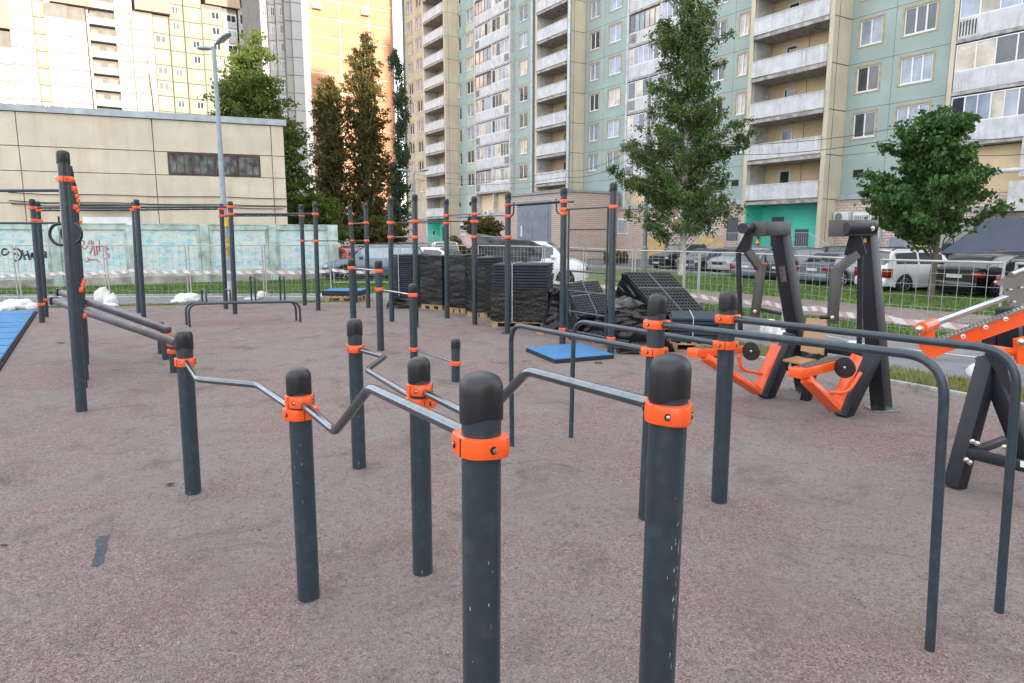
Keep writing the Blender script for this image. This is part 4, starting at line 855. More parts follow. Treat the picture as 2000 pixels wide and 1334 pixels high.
class Block:
    def __init__(s, name, label, px, Y, extra=0):
        p = PY(px, 458, Y); s.o = Vector((p.x, p.y, 0)); s.t = thing(name, label, 'building', s.o, FANG2); s.I = WM(s.t).inverted(); s.cache = {}
    def x(s, px, py=150, yo=0.):
        A_ = s.o+Vector((-FD.y, FD.x, 0))*yo; return (s.I @ PX(px, py, A_, A_+FD)).x
    def z(s, px, py, yo=0.):
        A_ = s.o+Vector((-FD.y, FD.x, 0))*yo; return (s.I @ PX(px, py, A_, A_+FD)).z
    def bay(s, px0, px1, top, m, wins=(), yo=0., loggia=False, k0=3, st=2.7, sill=.95, wh=1.4):
        x0, x1 = s.x(px0, 150, yo), s.x(px1, 150, yo)
        mb = MB(); mb.box((x0, yo+.25, 0), (x1, yo+13, top)); mb.build('core', corem, s.t)
        mb = MB(); mb.box((x0+.04, yo, .04), (x1-.04, yo+.249, st-.05)); me = mb.mesh('wall_panel', m)
        if loggia:
            mb = MB(); mb.box((x0+.03, yo-.9, .0), (x1-.03, yo+.2, .18)); mb.box((x0+.03, yo-.9, .18), (x1-.03, yo-.8, 1.15)); mb.box((x0+.03, yo-.9, 1.15), (x0+.4, yo+.2, st-.001)); mb.box((x1-.4, yo-.9, 1.15), (x1-.03, yo+.2, st-.001)); lm = mb.mesh('loggia_front', m)
            mb = MB(); mb.box((x0+.6, yo+.15, .2), (x0+1.7, yo+.198, 2.1)); mb.box((x1-2.0, yo+.15, .2), (x1-.7, yo+.198, 2.1)); dm = None; mb = MB(); mb.box((x0+.6, yo+.15, .2), (x0+1.7, yo+.198, 2.1)); d1_ = mb.mesh('loggia_door', gl_dark); mb = MB(); mb.box((x1-2.0, yo+.15, .2), (x1-.7, yo+.198, 2.1)); d2_ = mb.mesh('loggia_door', gl_dark)
        wm = []
        for a, b in wins:
            a, b = s.x(a, 150, yo), s.x(b, 150, yo); b = max(b, a+.7)
            mb = MB(); mb.box((a, yo-.06, sill), (b, yo-.003, sill+wh)); f = mb.mesh('window', sash); mb = MB(); mb.box((a+.12, yo-.07, sill+.12), ((a+b)/2-.05, yo-.061, sill+wh-.12)); mb.box(((a+b)/2+.05, yo-.07, sill+.12), (b-.12, yo-.061, sill+wh-.12)); wm.append((f, [mb.mesh('pane', g) for g in (gl_blue, gl_warm, gl_dark)]))
        k = k0
        while st*(k+1) <= top+.01:
            z = st*k
            if loggia: link('loggia_front', lm, s.t, (0,0,z)); link('loggia_door', d1_, s.t, (0,0,z)); link('loggia_door', d2_, s.t, (0,0,z))
            else: link('wall_panel', me, s.t, (0,0,z))
            for f, g in wm: o = link('window', f, s.t, (0,0,z)); link('pane', g[(k*5+int(a)) % 3 if False else random.choices((0,1,2),(5,1,6))[0]], o)
            k += 1
        return x0, x1
    def roof(s, px0, px1, z0, h, yo=0., depth=6):
        x0, x1 = s.x(px0, 20, yo), s.x(px1, 20, yo); mb = MB(); mb.add([(x0,yo-.5,z0),(x1,yo-.5,z0),(x1,yo+depth,z0),(x0,yo+depth,z0),(x0,yo+1.5,z0+h),(x1,yo+1.5,z0+h),(x1,yo+depth,z0+h),(x0,yo+depth,z0+h)], [(0,3,2,1),(4,5,6,7),(0,1,5,4),(1,2,6,5),(2,3,7,6),(3,0,4,7)])
        o = mb.build('roof', salmon, s.t); mb = MB()
        for i in range(int((x1-x0)/.8)): x = x0+.4+i*.8; mb.add([(x,yo-.54,z0),(x+.06,yo-.54,z0),(x+.06,yo+1.46,z0+h),(x,yo+1.46,z0+h)], [(0,1,2,3)])
        mb.build('roof_seam', salmon, o)
b1 = Block('cream_high_rise', 'very large pale cream panel block filling the upper left, with salmon metal roof slopes', 205, 124)
z57 = b1.z(15, 57); b1.bay(-120, 29, z57-.3, cream, ((-60,-48),(-20,-8),(1,9),(17,24)), 0); b1.roof(-120, 29, z57, 4.5)
b1.bay(29, 76, 54, cream, ((46,55),), -1.2); b1.bay(76, 98, 54, beige, ((81,93),), 0.0); zr = b1.z(130, 12)
b1.bay(98, 143, zr-.2, cream, ((118,128),(133,139)), -1.5); b1.bay(143, 177, zr-.2, cream, ((152,158),(166,176)), -1.2); b1.roof(98, 175, zr, 5, -1.2)
b1.bay(178, 238, 54, cream, (), .4, loggia=True); b1.bay(238, 264, 54, cream, ((247,255),), 0.); zr2 = b1.z(290, 28)
b1.bay(264, 306, zr2, cream, ((283,294),), -1.); b1.roof(264, 332, zr2+.2, 6, -1.)
b1.bay(306, 337, zr2, paleg_shade, ((309,330),), -.6); b1.bay(338, 366, 48, paleg_shade, ((344,358),), -.3); b1.bay(367, 402, 54, paleg_shade, ((381,395),), -.2); zr3 = b1.z(440, 18)  # right-hand bays: shade put into the panel colour, over a greenish tint
b1.bay(402, 441, zr3, paleg_shade, ((420,436),), -.9); b1.bay(441, 469, zr3, cream, ((448,468),), -.5); b1.roof(402, 469, zr3+.2, 6, -.5); b1.bay(470, 514, 54, cream, (), .5, loggia=True)
b2 = Block('white_tower', 'narrow white and grey panel tower between the cream block and the terracotta wall', 560, 112)
b2.bay(515, 530, 54, greyt, ((518,527),), 3.2, wh=1.7); b2.bay(530, 545, 54, greyt, ((534,541),), 2.4); b2.bay(545, 562, 54, greyt, ((551,558),), 1.6); b2.bay(562, 575, 54, cream, (), .2); b2.bay(575, 599, 54, greyt, (), -.3)
b2.bay(599, 606, 54, greyt, ((601,604),), 1.2)
b3 = Block('terracotta_tower', 'tower with a blank terracotta tiled end wall lined in white, behind the dark birches', 620, 95)
x0, x1 = b3.x(607), b3.x(771); xm = [x0]+[b3.x(p) for p in (668, 724)]+[x1]
whj = mat('white_joint_strip', (.75, .72, .66), .8)
mb = MB(); mb.box((x0, .15, 0), (x1, 3.0, 55)); mb.build('core', whj, b3.t)
for i in range(3):
    mb = MB(); mb.box((xm[i]+.09, 0, .08), (xm[i+1]-.09, .149, 2.27)); me = mb.mesh('tile_panel', terr)
    for k in range(2, 23): link('tile_panel', me, b3.t, (0, random.uniform(0,.02), 2.35*k))
for px, py in ((618, 13), (713, 26)): aircon_p = None
def ac_far(px, py): 
    x, z = b3.x(px, py), b3.z(px, py); mb = MB(); mb.bevbox((x-.6, -.6, z-.4), (x+.6, -.02, z+.4), .05); o = mb.build('air_conditioner', acm, b3.t); mb = MB(); mb.lathe([(.28, 0), (.28, .02)], 14, Matrix.Translation((x-.15, -.605, z)) @ Matrix.Rotation(math.pi/2, 4, 'X')); mb.build('fan_grille', MATS['aircon_grille'], o)
ac_far(617, 12); ac_far(712, 25)
# unseen blocks added behind the camera, shaped to cast shade over the playground
sc = SD*78; sp2 = Vector((-SD.y, SD.x, 0))
bb = thing('added_shade_block', 'long unseen panel block added behind the camera to cast shade', 'building', sc, math.atan2(sp2.y, sp2.x))
mb = MB(); mb.box((-34, 0, 0), (38.3, -12, 38)); mb.box((38.3, 0, 0), (90, -12, 62)); mb.build('wall', cream, bb)
mb = MB(); mb.box((-34.2, .2, 38.01), (38.2, -12.2, 38.8)); mb.box((38.1, .2, 62.01), (90.2, -12.2, 62.8)); mb.build('roof', flash, bb)
mb = MB(); mb.box((0, 0, 0), (1.5, .05, 1.5)); wmsh = mb.mesh('window', gl_blue)
tw = thing('added_shade_tower', 'taller unseen tower added behind the camera beside the long block to cast shade', 'building', SD*92+sp2*22, math.atan2(sp2.y, sp2.x)); mb = MB(); mb.box((0,0,0),(7.5,-9,60)); mb.build('wall', cream, tw)  # added to shade the lower left of the terracotta wall
for i in range(34):
    for k in range(13): link('window', wmsh, bb, (-32+i*3.1, .01, 1.2+k*2.8))
# ---------------- temporary mesh fences ----------------
galv = mat('galvanised_fence_tube', (.40, .39, .36), .5, .3, .1, 5); wirem = mat('fence_wire', (.34, .33, .30), .5, .3)
def fence_panel(p0, p1, h, label):
    p0 = Vector((p0.x, p0.y, 0)); p1 = Vector((p1.x, p1.y, 0)); L_ = (p1-p0).length; t = thing('mesh_fence_panel', label, 'fence', p0, direction(p0, p1), 'temporary mesh fence panels')
    mb = MB(); r = .021
    mb.tube([(0,0,.02),(0,0,h)], r, 8); mb.tube([(L_,0,.02),(L_,0,h)], r, 8); mb.tube([(r,0,h-r),(L_-r,0,h-r)], r*.95, 8); mb.tube([(r,0,.12),(L_-r,0,.12)], r*.8, 8)
    mb.build('frame', galv, t)
    mb = MB(); q = .0032; nx = max(3, int(L_/.2)); nz_ = 8
    for i in range(1, nx): x = L_*i/nx+random.uniform(-.004,.004); mb.box((x-q, -q, .12), (x+q, q, h-.03))
    for i in range(1, nz_): z = .12+(h-.15)*i/nz_; mb.box((.02, -q-.004, z-q), (L_-.02, -.0035, z+q))
    mb.build('wire_mesh', wirem, t, kind='stuff'); return t
HL = 1.78; HR = 1.68
LT = [(-300,477),(24,478),(31,478),(200,478),(206,478),(361,478),(367,478),(511,478),(516,478),(643,478)]
names = ['leftmost mesh fence panel, mostly out of frame', 'mesh fence panel behind the leftmost pair of sandbags', 'mesh fence panel between the tallest left post and the two upright sandbags', 'mesh fence panel in front of the street lamp foot', 'mesh fence panel right of the street lamp before the painted fence end']
for i in range(5):
    a, b = G(*LT[2*i], HL), G(*LT[2*i+1], HL); fence_panel(a, b, HL, names[i])
RT = [((650,478),(778,478),'mesh fence panel in front of the blue estate car'),((782,478),(930,478.5),'mesh fence panel in front of the white car left of centre'),((934,478.5),(1060,481),'mesh fence panel before the brick garage doors'),((1064,481),(1140,484),'mesh fence panel seen through the wall ladder, left part'),((1145,484),(1236,488),'mesh fence panel seen through the wall ladder, right part'),
      ((1241,488),(1337,490),'mesh fence panel in front of the birch and lamp pole'),((1339,490),(1366,491),'narrow mesh fence panel just right of the birch trunk'),((1368,491),(1535,496),'mesh fence panel behind the left lever machine'),((1538,497),(1717,505),'mesh fence panel behind the wooden seat'),((1720,505),(1962,511),'mesh fence panel in front of the maple and dark sedans'),((1986,512),(2300,528),'rightmost mesh fence panel behind the steel ladder machine')]
for a, b, nm in RT: fence_panel(G(*a, HR), G(*b, HR), HR, nm)
# barrier tape
def tapemat():
    m = bpy.data.materials.new('red_white_tape'); m.use_nodes = True; n = m.node_tree; b = n.nodes['Principled BSDF']; N = n.nodes.new; L = n.links.new
    tc = N('ShaderNodeTexCoord'); sx = N('ShaderNodeSeparateXYZ'); L(tc.outputs['Object'], sx.inputs[0]); ad = N('ShaderNodeMath'); ad.operation = 'ADD'; L(sx.outputs[0], ad.inputs[0]); L(sx.outputs[2], ad.inputs[1])
    ml = N('ShaderNodeMath'); ml.operation = 'MULTIPLY'; ml.inputs[1].default_value = 3.0; L(ad.outputs[0], ml.inputs[0]); fr = N('ShaderNodeMath'); fr.operation = 'FRACT'; L(ml.outputs[0], fr.inputs[0]); gt = N('ShaderNodeMath'); gt.operation = 'GREATER_THAN'; gt.inputs[1].default_value = .5; L(fr.outputs[0], gt.inputs[0])
    mx = N('ShaderNodeMix'); mx.data_type = 'RGBA'; mx.inputs[6].default_value = (.62, .62, .60, 1); mx.inputs[7].default_value = (.50, .33, .32, 1); L(gt.outputs[0], mx.inputs[0]); L(mx.outputs[2], b.inputs['Base Color']); b.inputs['Roughness'].default_value = .4; return m
tapem = tapemat()
def tape(pts, w, lab):
    o = pts[0]; t = thing('barrier_tape', lab, 'tape', o, direction(pts[0], pts[-1]), 'barrier tapes'); I_ = WM(t).inverted(); P = [I_ @ p for p in pts]; mb = MB()
    for a, b in zip(P, P[1:]):
        for k in range(6):
            u, v = a.lerp(b, k/6), a.lerp(b, (k+1)/6); s0 = -.05*math.sin(math.pi*k/6); s1 = -.05*math.sin(math.pi*(k+1)/6); tw0 = .012*math.sin(k*2.1+a.x); tw1 = .012*math.sin((k+1)*2.1+a.x)
            mb.add([(u.x,u.y-tw0,u.z+s0-w/2),(v.x,v.y-tw1,v.z+s1-w/2),(v.x,v.y+tw1,v.z+s1+w/2),(u.x,u.y+tw0,u.z+s0+w/2)], [(0,1,2,3)], True)
    mb.build('ribbon', tapem, t)
la, lb = G(24,478,HL), G(643,478,HL)
tape([PX(x, y, la, lb)+Vector((.01,-.04,0)) for x, y in ((-60,540),(24,537),(120,533),(200,532),(262,527),(361,530),(430,529),(511,530),(643,529)) ], .10, 'red and white barrier tape strung along the left mesh fence')
def rp(x, y):
    for (a, b, _) in RT:
        if a[0] <= x <= b[0]+6: return PX(x, y, G(*a, HR), G(*b, HR))
    return PX(x, y, G(1720,505,HR), G(1962,511,HR))
tape([rp(x, y)+Vector((-.03,-.05,0)) for x, y in ((650,527),(735,531))], .12, 'short red and white barrier tape end left of the wrapped stacks')
tape([rp(x, y)+Vector((-.03,-.05,0)) for x, y in ((1078,550),(1140,553),(1240,562),(1367,578),(1500,591),(1600,602),(1720,617),(1830,629),(1962,641),(2060,655))], .10, 'red and white barrier tape strung along the right mesh fence')
# sandbags
sbm = mat('white_woven_sack', (.62, .63, .62), .75, 0, .08, 6, bump=.4, bs=120, grime=.25, gs=5, gcol=(.4, .38, .34))
def sandbag(px, py, wpx, hpx, lab, rz=0.):
    p = G(px, py); s = p.y/FP; w_, h_ = wpx*s, hpx*s; t = MB(); from mathutils import noise
    bm = bmesh.new(); bmesh.ops.create_icosphere(bm, subdivisions=4, radius=1)
    sd = Vector((px*.1, py*.1, 0))
    for v in bm.verts:
        c = v.co; n1 = noise.noise(c*2+sd); n2 = noise.noise(c*6+sd)
        x = c.x*(abs(c.x)**-.25 if abs(c.x) > .01 else 1); z = max(c.z, -.55)
        v.co = Vector((x*w_/2*(1+.12*n1), c.y*max(.22, w_*.3)*(1+.15*n1), (z+.55)/1.55*h_*(1+.2*n1)+.03*n2*(1 if z > -.5 else 0)))
    bm.verts.index_update(); t.add([v.co.copy() for v in bm.verts], [tuple(v.index for v in f.verts) for f in bm.faces], True); bm.free()
    o = t.build('sandbag', sbm, loc=p, rot=(0,0,rz)); o['label'] = lab; o['category'] = 'sandbag'; o['group'] = 'white sandbags weighing down the mesh fence'; return o
for a in ((35,604,62,20,'wide white sandbag slumped at the leftmost fence feet'), (12,607,30,10,'flat white sandbag end at the left edge beside the blue mat'), (66,604,22,12,'small pale sandbag right of the wide one by the blue mat'),
          (202,596,30,34,'upright white sandbag leaning on the fence foot right of the tallest post'), (218,598,22,24,'lower white sandbag beside the upright one'), (212,600,36,8,'flattened white sack under the two upright sandbags'),
          (367,590,48,18,'white sandbag mound left of the low twin-rail bench'), (350,592,30,8,'flat white sack skirt of the mound behind the bench'), (513,584,22,15,'pointed white sandbag between the bench handles'), (492,586,26,6,'thin flat sack left of the pointed sandbag'),
          (640,583,24,15,'white sandbag beside the blue topped pallet'),
          (1503,668,38,44,'tall white sandbag behind the left lever machine'), (1527,672,30,26,'lower white sandbag right of the tall one behind the lever machine'), (1668,690,34,24,'white sandbag behind the right lever machine leg'), (1908,738,20,26,'small white sandbag left of the steel ladder machine leg'), (1924,736,22,14,'sandbag half hidden behind the truss leg at right')): sandbag(*a)
# ---------------- low hoop fence along the street ----------------
hf = thing('low_hoop_fence', 'knee-high black tube fence along the lawn in front of the parked cars', 'fence', TW(-16, LAWN_W-.2), TH)
mb = MB(); mb.tube([(0,0,.02),(0,0,.62),(1.9,0,.62),(1.9,0,.02)], .018, 6); mb.tube([(.5,0,.05),(.5,0,.42),(1.4,0,.42),(1.4,0,.05)], .013, 5); mb.tube([(0,0,.22),(1.9,0,.22)], .012, 5); hm = mb.mesh('hoop_section', cap_m)
for i in range(19): link('hoop_section', hm, hf, (i*2.1, 0, 0))
# ---------------- stacks of wrapped rubber tiles ----------------
rub = mat('black_rubber_tile', (.016, .017, .020), .7, 0, .2, 6, bump=.3, bs=80); rubb = mat('blue_black_rubber_tile', (.013, .024, .042), .65, 0, .2, 5, bump=.3, bs=80)
film = mat('black_stretch_film', (.007, .0075, .009), .26, 0, .2, 4, bump=.5, bs=18, spec=.45); wood = mat('pallet_pine', (.38, .25, .13), .8, 0, .2, 3, bump=.3, bs=30, grime=.3, gs=4, gcol=(.2,.15,.1)); strap = mat('white_packing_strap', (.5, .5, .5), .5)
fn = film.node_tree; ww_ = fn.nodes.new('ShaderNodeTexWave'); 
def pallet(loc, rz, w, d, lab):
    t = thing('pallet', lab, 'pallet', loc, rz, 'wooden pallets under the tile stacks'); w2 = w/2
    for i in range(3):
        for j in range(3): mb = MB(); x = -w2+(w-.14)*i/2; y = (d-.14)*j/2; mb.box((x, y, .022), (x+.14, y+.14, .118)); mb.build('block', wood, t)
    for j in range(3): y = (d-.12)*j/2; mb = MB(); mb.box((-w2, y, 0), (w2, y+.12, .021)); mb.build('bottom_board', wood, t); mb = MB(); mb.box((-w2, y, .119), (w2, y+.12, .14)); mb.build('stringer_board', wood, t)
    for i in range(6): x = -w2+(w-.11)*i/5; mb = MB(); mb.box((x, 0, .141), (x+.11, d, .162)); mb.build('deck_board', wood, t)
def stack(pxl, pxr, pyb, pyt, rz, lab, fl=.6, film_full=False, d=1.0, wscale=.92, n=None, mt=rub, lab2='pallet'):
    p = G((pxl+pxr)/2, pyb); w = (pxr-pxl)*p.y/FP*wscale/ (abs(math.cos(rz))+.35*abs(math.sin(rz))); zt = PY((pxl+pxr)/2, pyt, p.y).z
    fwd = Vector((-math.sin(rz), math.cos(rz), 0)); base = p+fwd*.05; pallet(base, rz, w, d, lab2)
    t = thing('wrapped_tile_stack', lab, 'tile stack', base+Vector((0,0,.165)), rz, 'stacks of rubber tiles wrapped in film'); H_ = zt-.165; n = n or int(H_/.062)
    th = H_/n; mb = MB(); mb.bevbox((-w/2+.015, .015, .004), (w/2-.015, d-.015, th-.010), .008); me = [mb.mesh('rubber_tile', m) for m in (rub, rubb)]
    for i in range(n): link('rubber_tile', me[1 if (mt is rubb and random.random() < .8) or random.random() < .15 else 0], t, (random.uniform(-.012,.012), random.uniform(-.012,.012), i*th), (0,0,random.uniform(-.01,.01)))
    if fl > 0:
        mb = MB(); mb.add(*rough_box((-w/2-.025, -.02, .0), (w/2+.025, d+.03, H_*fl if not film_full else H_+.02), 40, 30, 60, .014, seed=int(pxl), hf=.005), True); mb.build('stretch_film', film, t)
    mb = MB()
    for x in ((-w*.12,) if not film_full else ()): mb.box((x-.008, -.04, 0), (x+.008, -.0325, H_)); mb.box((x-.008, -.04, H_+.002), (x+.008, d, H_+.008))
    if mb.v: mb.build('packing_strap', strap, t)
    return t
stack(757, 812, 601, 497, -.42, 'far left tile stack with open blue-black edges and film bunched at its foot', .22, mt=rubb, lab2='pallet under the far left tile stack')
stack(812, 870, 606, 501, -.55, 'smooth film wrapped tile stack second from the left on a bare pallet', .75, True, lab2='pallet showing pale boards under the second tile stack')
stack(868, 912, 613, 500, -.5, 'crinkled shiny film tile stack, third from the left', .8, True, lab2='pallet under the third tile stack')
stack(905, 950, 622, 503, -.5, 'tile stack with torn film showing tile edges behind a tall post', .82, False, lab2='pallet under the torn film tile stack')
stack(950, 1076, 642, 516, -.18, 'widest tile stack with bare layered top and film round its lower half', .55, False, d=1.3, lab2='pallet under the widest tile stack', mt=rubb)
stack(1300, 1432, 688, 622, -.2, 'low black tile stack right of the tipped one with blue tile edges', .0, d=1.3, mt=rubb, lab2='pallet under the low right tile stack')
def tipped(c, th, n, lab):
    BL, BR, TR, TL = [PY(*q) for q in c]; X = (BR-BL+TR-TL)/2; Yv = (TL-BL+TR-BR)/2; Nn = X.cross(Yv).normalized(); o = (BL+BR+TR+TL)/4-X/2-Yv/2
    t = thing('tipped_tile_stack', lab, 'tile stack', o, 0., 'tipped stacks of rubber tiles'); q = th/n
    M = Matrix(((X.x, Yv.x, Nn.x, 0),(X.y, Yv.y, Nn.y, 0),(X.z, Yv.z, Nn.z, 0),(0,0,0,1)))
    for i in range(n):
        mb = MB(); s = random.uniform(-.012, .012); mb.box((s, s, -(i+1)*q+.008), (1+s, 1+s, -i*q-.045 if i == 0 else -i*q-.002), M); mb.build('rubber_tile', rub, t)
    mb = MB(); k = 13
    for i in range(k+1):
        a = i/k*.97; mb.box((a, 0, -.0195), (a+.03, 1, .004), M); mb.box((0, a, -.0190), (1, a+.03, .0035), M)
    mb.build('grid_underside', rub, t, kind='stuff')
    mb = MB(); mb.box((.5, -.01, .0045), (.504, 1.01, .008), M); mb.box((-.01, .58, .0085), (1.01, .584, .012), M); mb.build('packing_strap', strap, t)
    vs, fs = rough_box((-.03, -.03, -th-.02), (1.03, 1.03, -.06), 26, 26, 18, .03, seed=int(o.x*10), hf=.03); mb = MB(); mb.add([M @ Vector(v) for v in vs], fs, True)
    mb.build('stretch_film', film, t)
tipped([(1293,612,13.7),(1372,607,14.1),(1314,534,15.2),(1215,530,14.8)], .85, 11, 'large tipped tile stack showing its black grid underside, right of the ladder')
tipped([(1128,614,13.4),(1203,612,13.9),(1163,545,14.9),(1110,557,14.4)], .6, 8, 'smaller tipped tile stack with grid underside seen through the wall ladder')
def heap(px0, px1, pyb, pyt, d, lab, seed, lean=0.):
    p = G((px0+px1)/2, pyb); w = (px1-px0)*p.y/FP; zt = PY(px0, pyt, p.y).z; mb = MB(); vs, fs = rough_box((-w/2, 0, 0), (w/2, d, zt), 44, 26, 34, .11, seed=seed, hf=.05)
    vs = [Vector((v[0]*(1-.35*max(0, v[2]/zt))+lean*v[2], v[1]*(1-.2*v[2]/zt)+.1*v[2], max(0.0, v[2]*(1-.25*abs(v[0])/w)))) for v in vs]
    mb.add(vs, fs, True); o = mb.build('plastic_heap', film, loc=p); o['label'] = lab; o['category'] = 'plastic sheet'; o['group'] = 'heaps of crumpled black film'
heap(1062, 1140, 652, 560, 1.2, 'draped black film slumping beside the widest tile stack', 3, .05); heap(1112, 1222, 664, 612, 1.3, 'crumpled film under the smaller tipped stack', 5); heap(1190, 1310, 684, 592, 1.5, 'crumpled film under the large tipped stack', 8, -.1)
heap(752, 812, 604, 580, .35, 'bunched torn film at the foot of the far left stack', 12); heap(1278, 1322, 690, 670, .5, 'small bunched film beside the low right stack', 14); heap(1205, 1252, 694, 676, .25, 'coil of black film on the gravel behind the dip rails', 15)
heap(1375, 1402, 699, 684, .3, 'small scrunched clear film beside the orange footplate', 17)
# loose wooden blocks
for x, y, s in ((968,636,.13),(1055,656,.12),(1180,678,.12),(1162,672,.08),(990,640,.1)):
    mb = MB(); mb.bevbox((-s*.7,-s/2,0),(s*.7,s/2,s*.85),.006); o = mb.build('wood_block', wood, loc=G(x, y), rot=(0,0,x*.1)); o['label'] = {968:'pale wood block left of the tall post foot by the stacks',1055:'wood block at the foot of the draped film',1180:'wood block behind the blue mat',1162:'smallest wood block left of the one behind the blue mat',990:'short wood block against the widest stack'}[x]; o['category'] = 'wood block'
# blue mats
bluem = mat('blue_rubber_mat', (.035, .17, .36), .75, 0, .08, 2, bump=.5, bs=160, grime=.15, gs=3, gcol=(.15,.3,.45)); 
def flatmat(P, z0, z1, lab, name='rubber_mat', mm=None, nt=None):
    o = P[0].copy(); o.z = 0; t = thing(name, lab, 'mat', o)
    Q = [Vector((p.x-o.x, p.y-o.y, z0)) for p in P]; mb = MB(); mb.poly(Q[::-1], (0,0,z1-z0-.012)); mb.build('black_base', rub, t)
    if nt is None:
        c = sum(Q, Vector())/4; Q2 = [q.lerp(c, .004)+Vector((0,0,z1-z0-.0115)) for q in Q]; mb = MB(); mb.poly(Q2[::-1], (0,0,.012)); mb.build('blue_top', mm or bluem, t)
    else:
        a, b = nt
        for i in range(a):
            for j in range(b):
                def q_(u, v): return Q[0].lerp(Q[1], u).lerp(Q[3].lerp(Q[2], u), v)+Vector((0,0,z1-z0-.0115))
                g = .0035; u0, u1, v0, v1 = i/a+g, (i+1)/a-g, j/b+g, (j+1)/b-g; mb = MB(); mb.poly([q_(u0,v0), q_(u0,v1), q_(u1,v1), q_(u1,v0)], (0,0,.012+random.uniform(0,.003))); mb.build('mat_tile', bluem, t)
    return t
flatmat([G(1027,688),G(1084,712),G(1199,702),G(1134,680)], .013, .09, 'single square blue rubber mat lying on the gravel at the centre')
e1 = G(70,611); e2 = G(0,716); dr = (e2-e1).normalized(); far = (G(-200,617)-e1).normalized()
tm = flatmat([e1, e1+far*5, e1+far*5+dr*12.0, e1+dr*12.0], .02, .075, 'large pale blue rubber mat at the left edge of the playground', nt=(5, 12))
mb = MB()
for i in range(92): p = dr*(.1+i*.128)-far*.02; mb.box((p.x-.03, p.y-.02, .012), (p.x+.035, p.y+.02, .045))
mb.build('edge_stud', rub, tm, kind='stuff')
pallet(G(667, 590), -.1, 1.05, .9, 'pallet carrying a few blue topped tiles by the end of the painted fence')
p = G(667, 588); flatmat([p+Vector((-.62,.0,0)), p+Vector((.62,-.05,0)), p+Vector((.66,1.1,0)), p+Vector((-.62,1.1,0))], .165, .33, 'short pile of blue topped tiles on a pallet near the fence end', 'tile_pile')
# ---------------- lever machines ----------------
def Q(t, x, y, Y): return PY(x, y, Y)-t.location
AX = Vector((.8, .6, 0))      # the machines stand at an angle to the view
yelw = mat('yellow_warning_sticker', (.75, .45, .03), .5); grip = mat('black_rubber_grip', (.01, .01, .011), .6)
plyw = mat('varnished_plywood', (.42, .23, .10), .35, 0, .12, 2.5, col2=(.33, .17, .07), coat=.2)
labm = mat('faded_metal_label', (.16, .15, .15), .4, .3, .3, 30)
def beamp(t, pts, w, h, name, m, up=AX, bev=.008, joined=False):
    mb = MB()
    for a, b in zip(pts, pts[1:]): mb.beam(Q(t, *a), Q(t, *b), w, h, up, bev, ext=w*.25 if len(pts) > 2 else 0)
    return mb.build(name, m, t)
def tubep(t, pts, r, name, m, n=12, rad=.05): mb = MB(); mb.tube(smooth_poly([Q(t, *p) for p in pts], rad), r, n); return mb.build(name, m, t)
def disc(t, p, r, th, name, m, nrm):
    q = Vector(nrm).normalized().to_track_quat('Z', 'Y').to_matrix().to_4x4(); mb = MB(); mb.lathe([(r*.97, -th/2-.003), (r, -th/2), (r, th/2), (r*.97, th/2+.003)], 28, Matrix.Translation(Q(t, *p)) @ q); return mb.build(name, m, t)
def bolt_at(t, p, nrm, s=1.0, par=None):
    q = Vector(nrm).normalized().to_track_quat('Z', 'Y'); o = link('bolt', bolt_big, par or t, Q(t, *p), q.to_euler()); o.scale = (s, s, s); return o
mb = MB(); mb.lathe([(.02, 0), (.02, .004), (.014, .0045), (.014, .014), (.009, .02), (.002, .022)], 10); bolt_big = mb.mesh('bolt', bolt_m)
CAMD = Vector((-.35, -.9, .1))
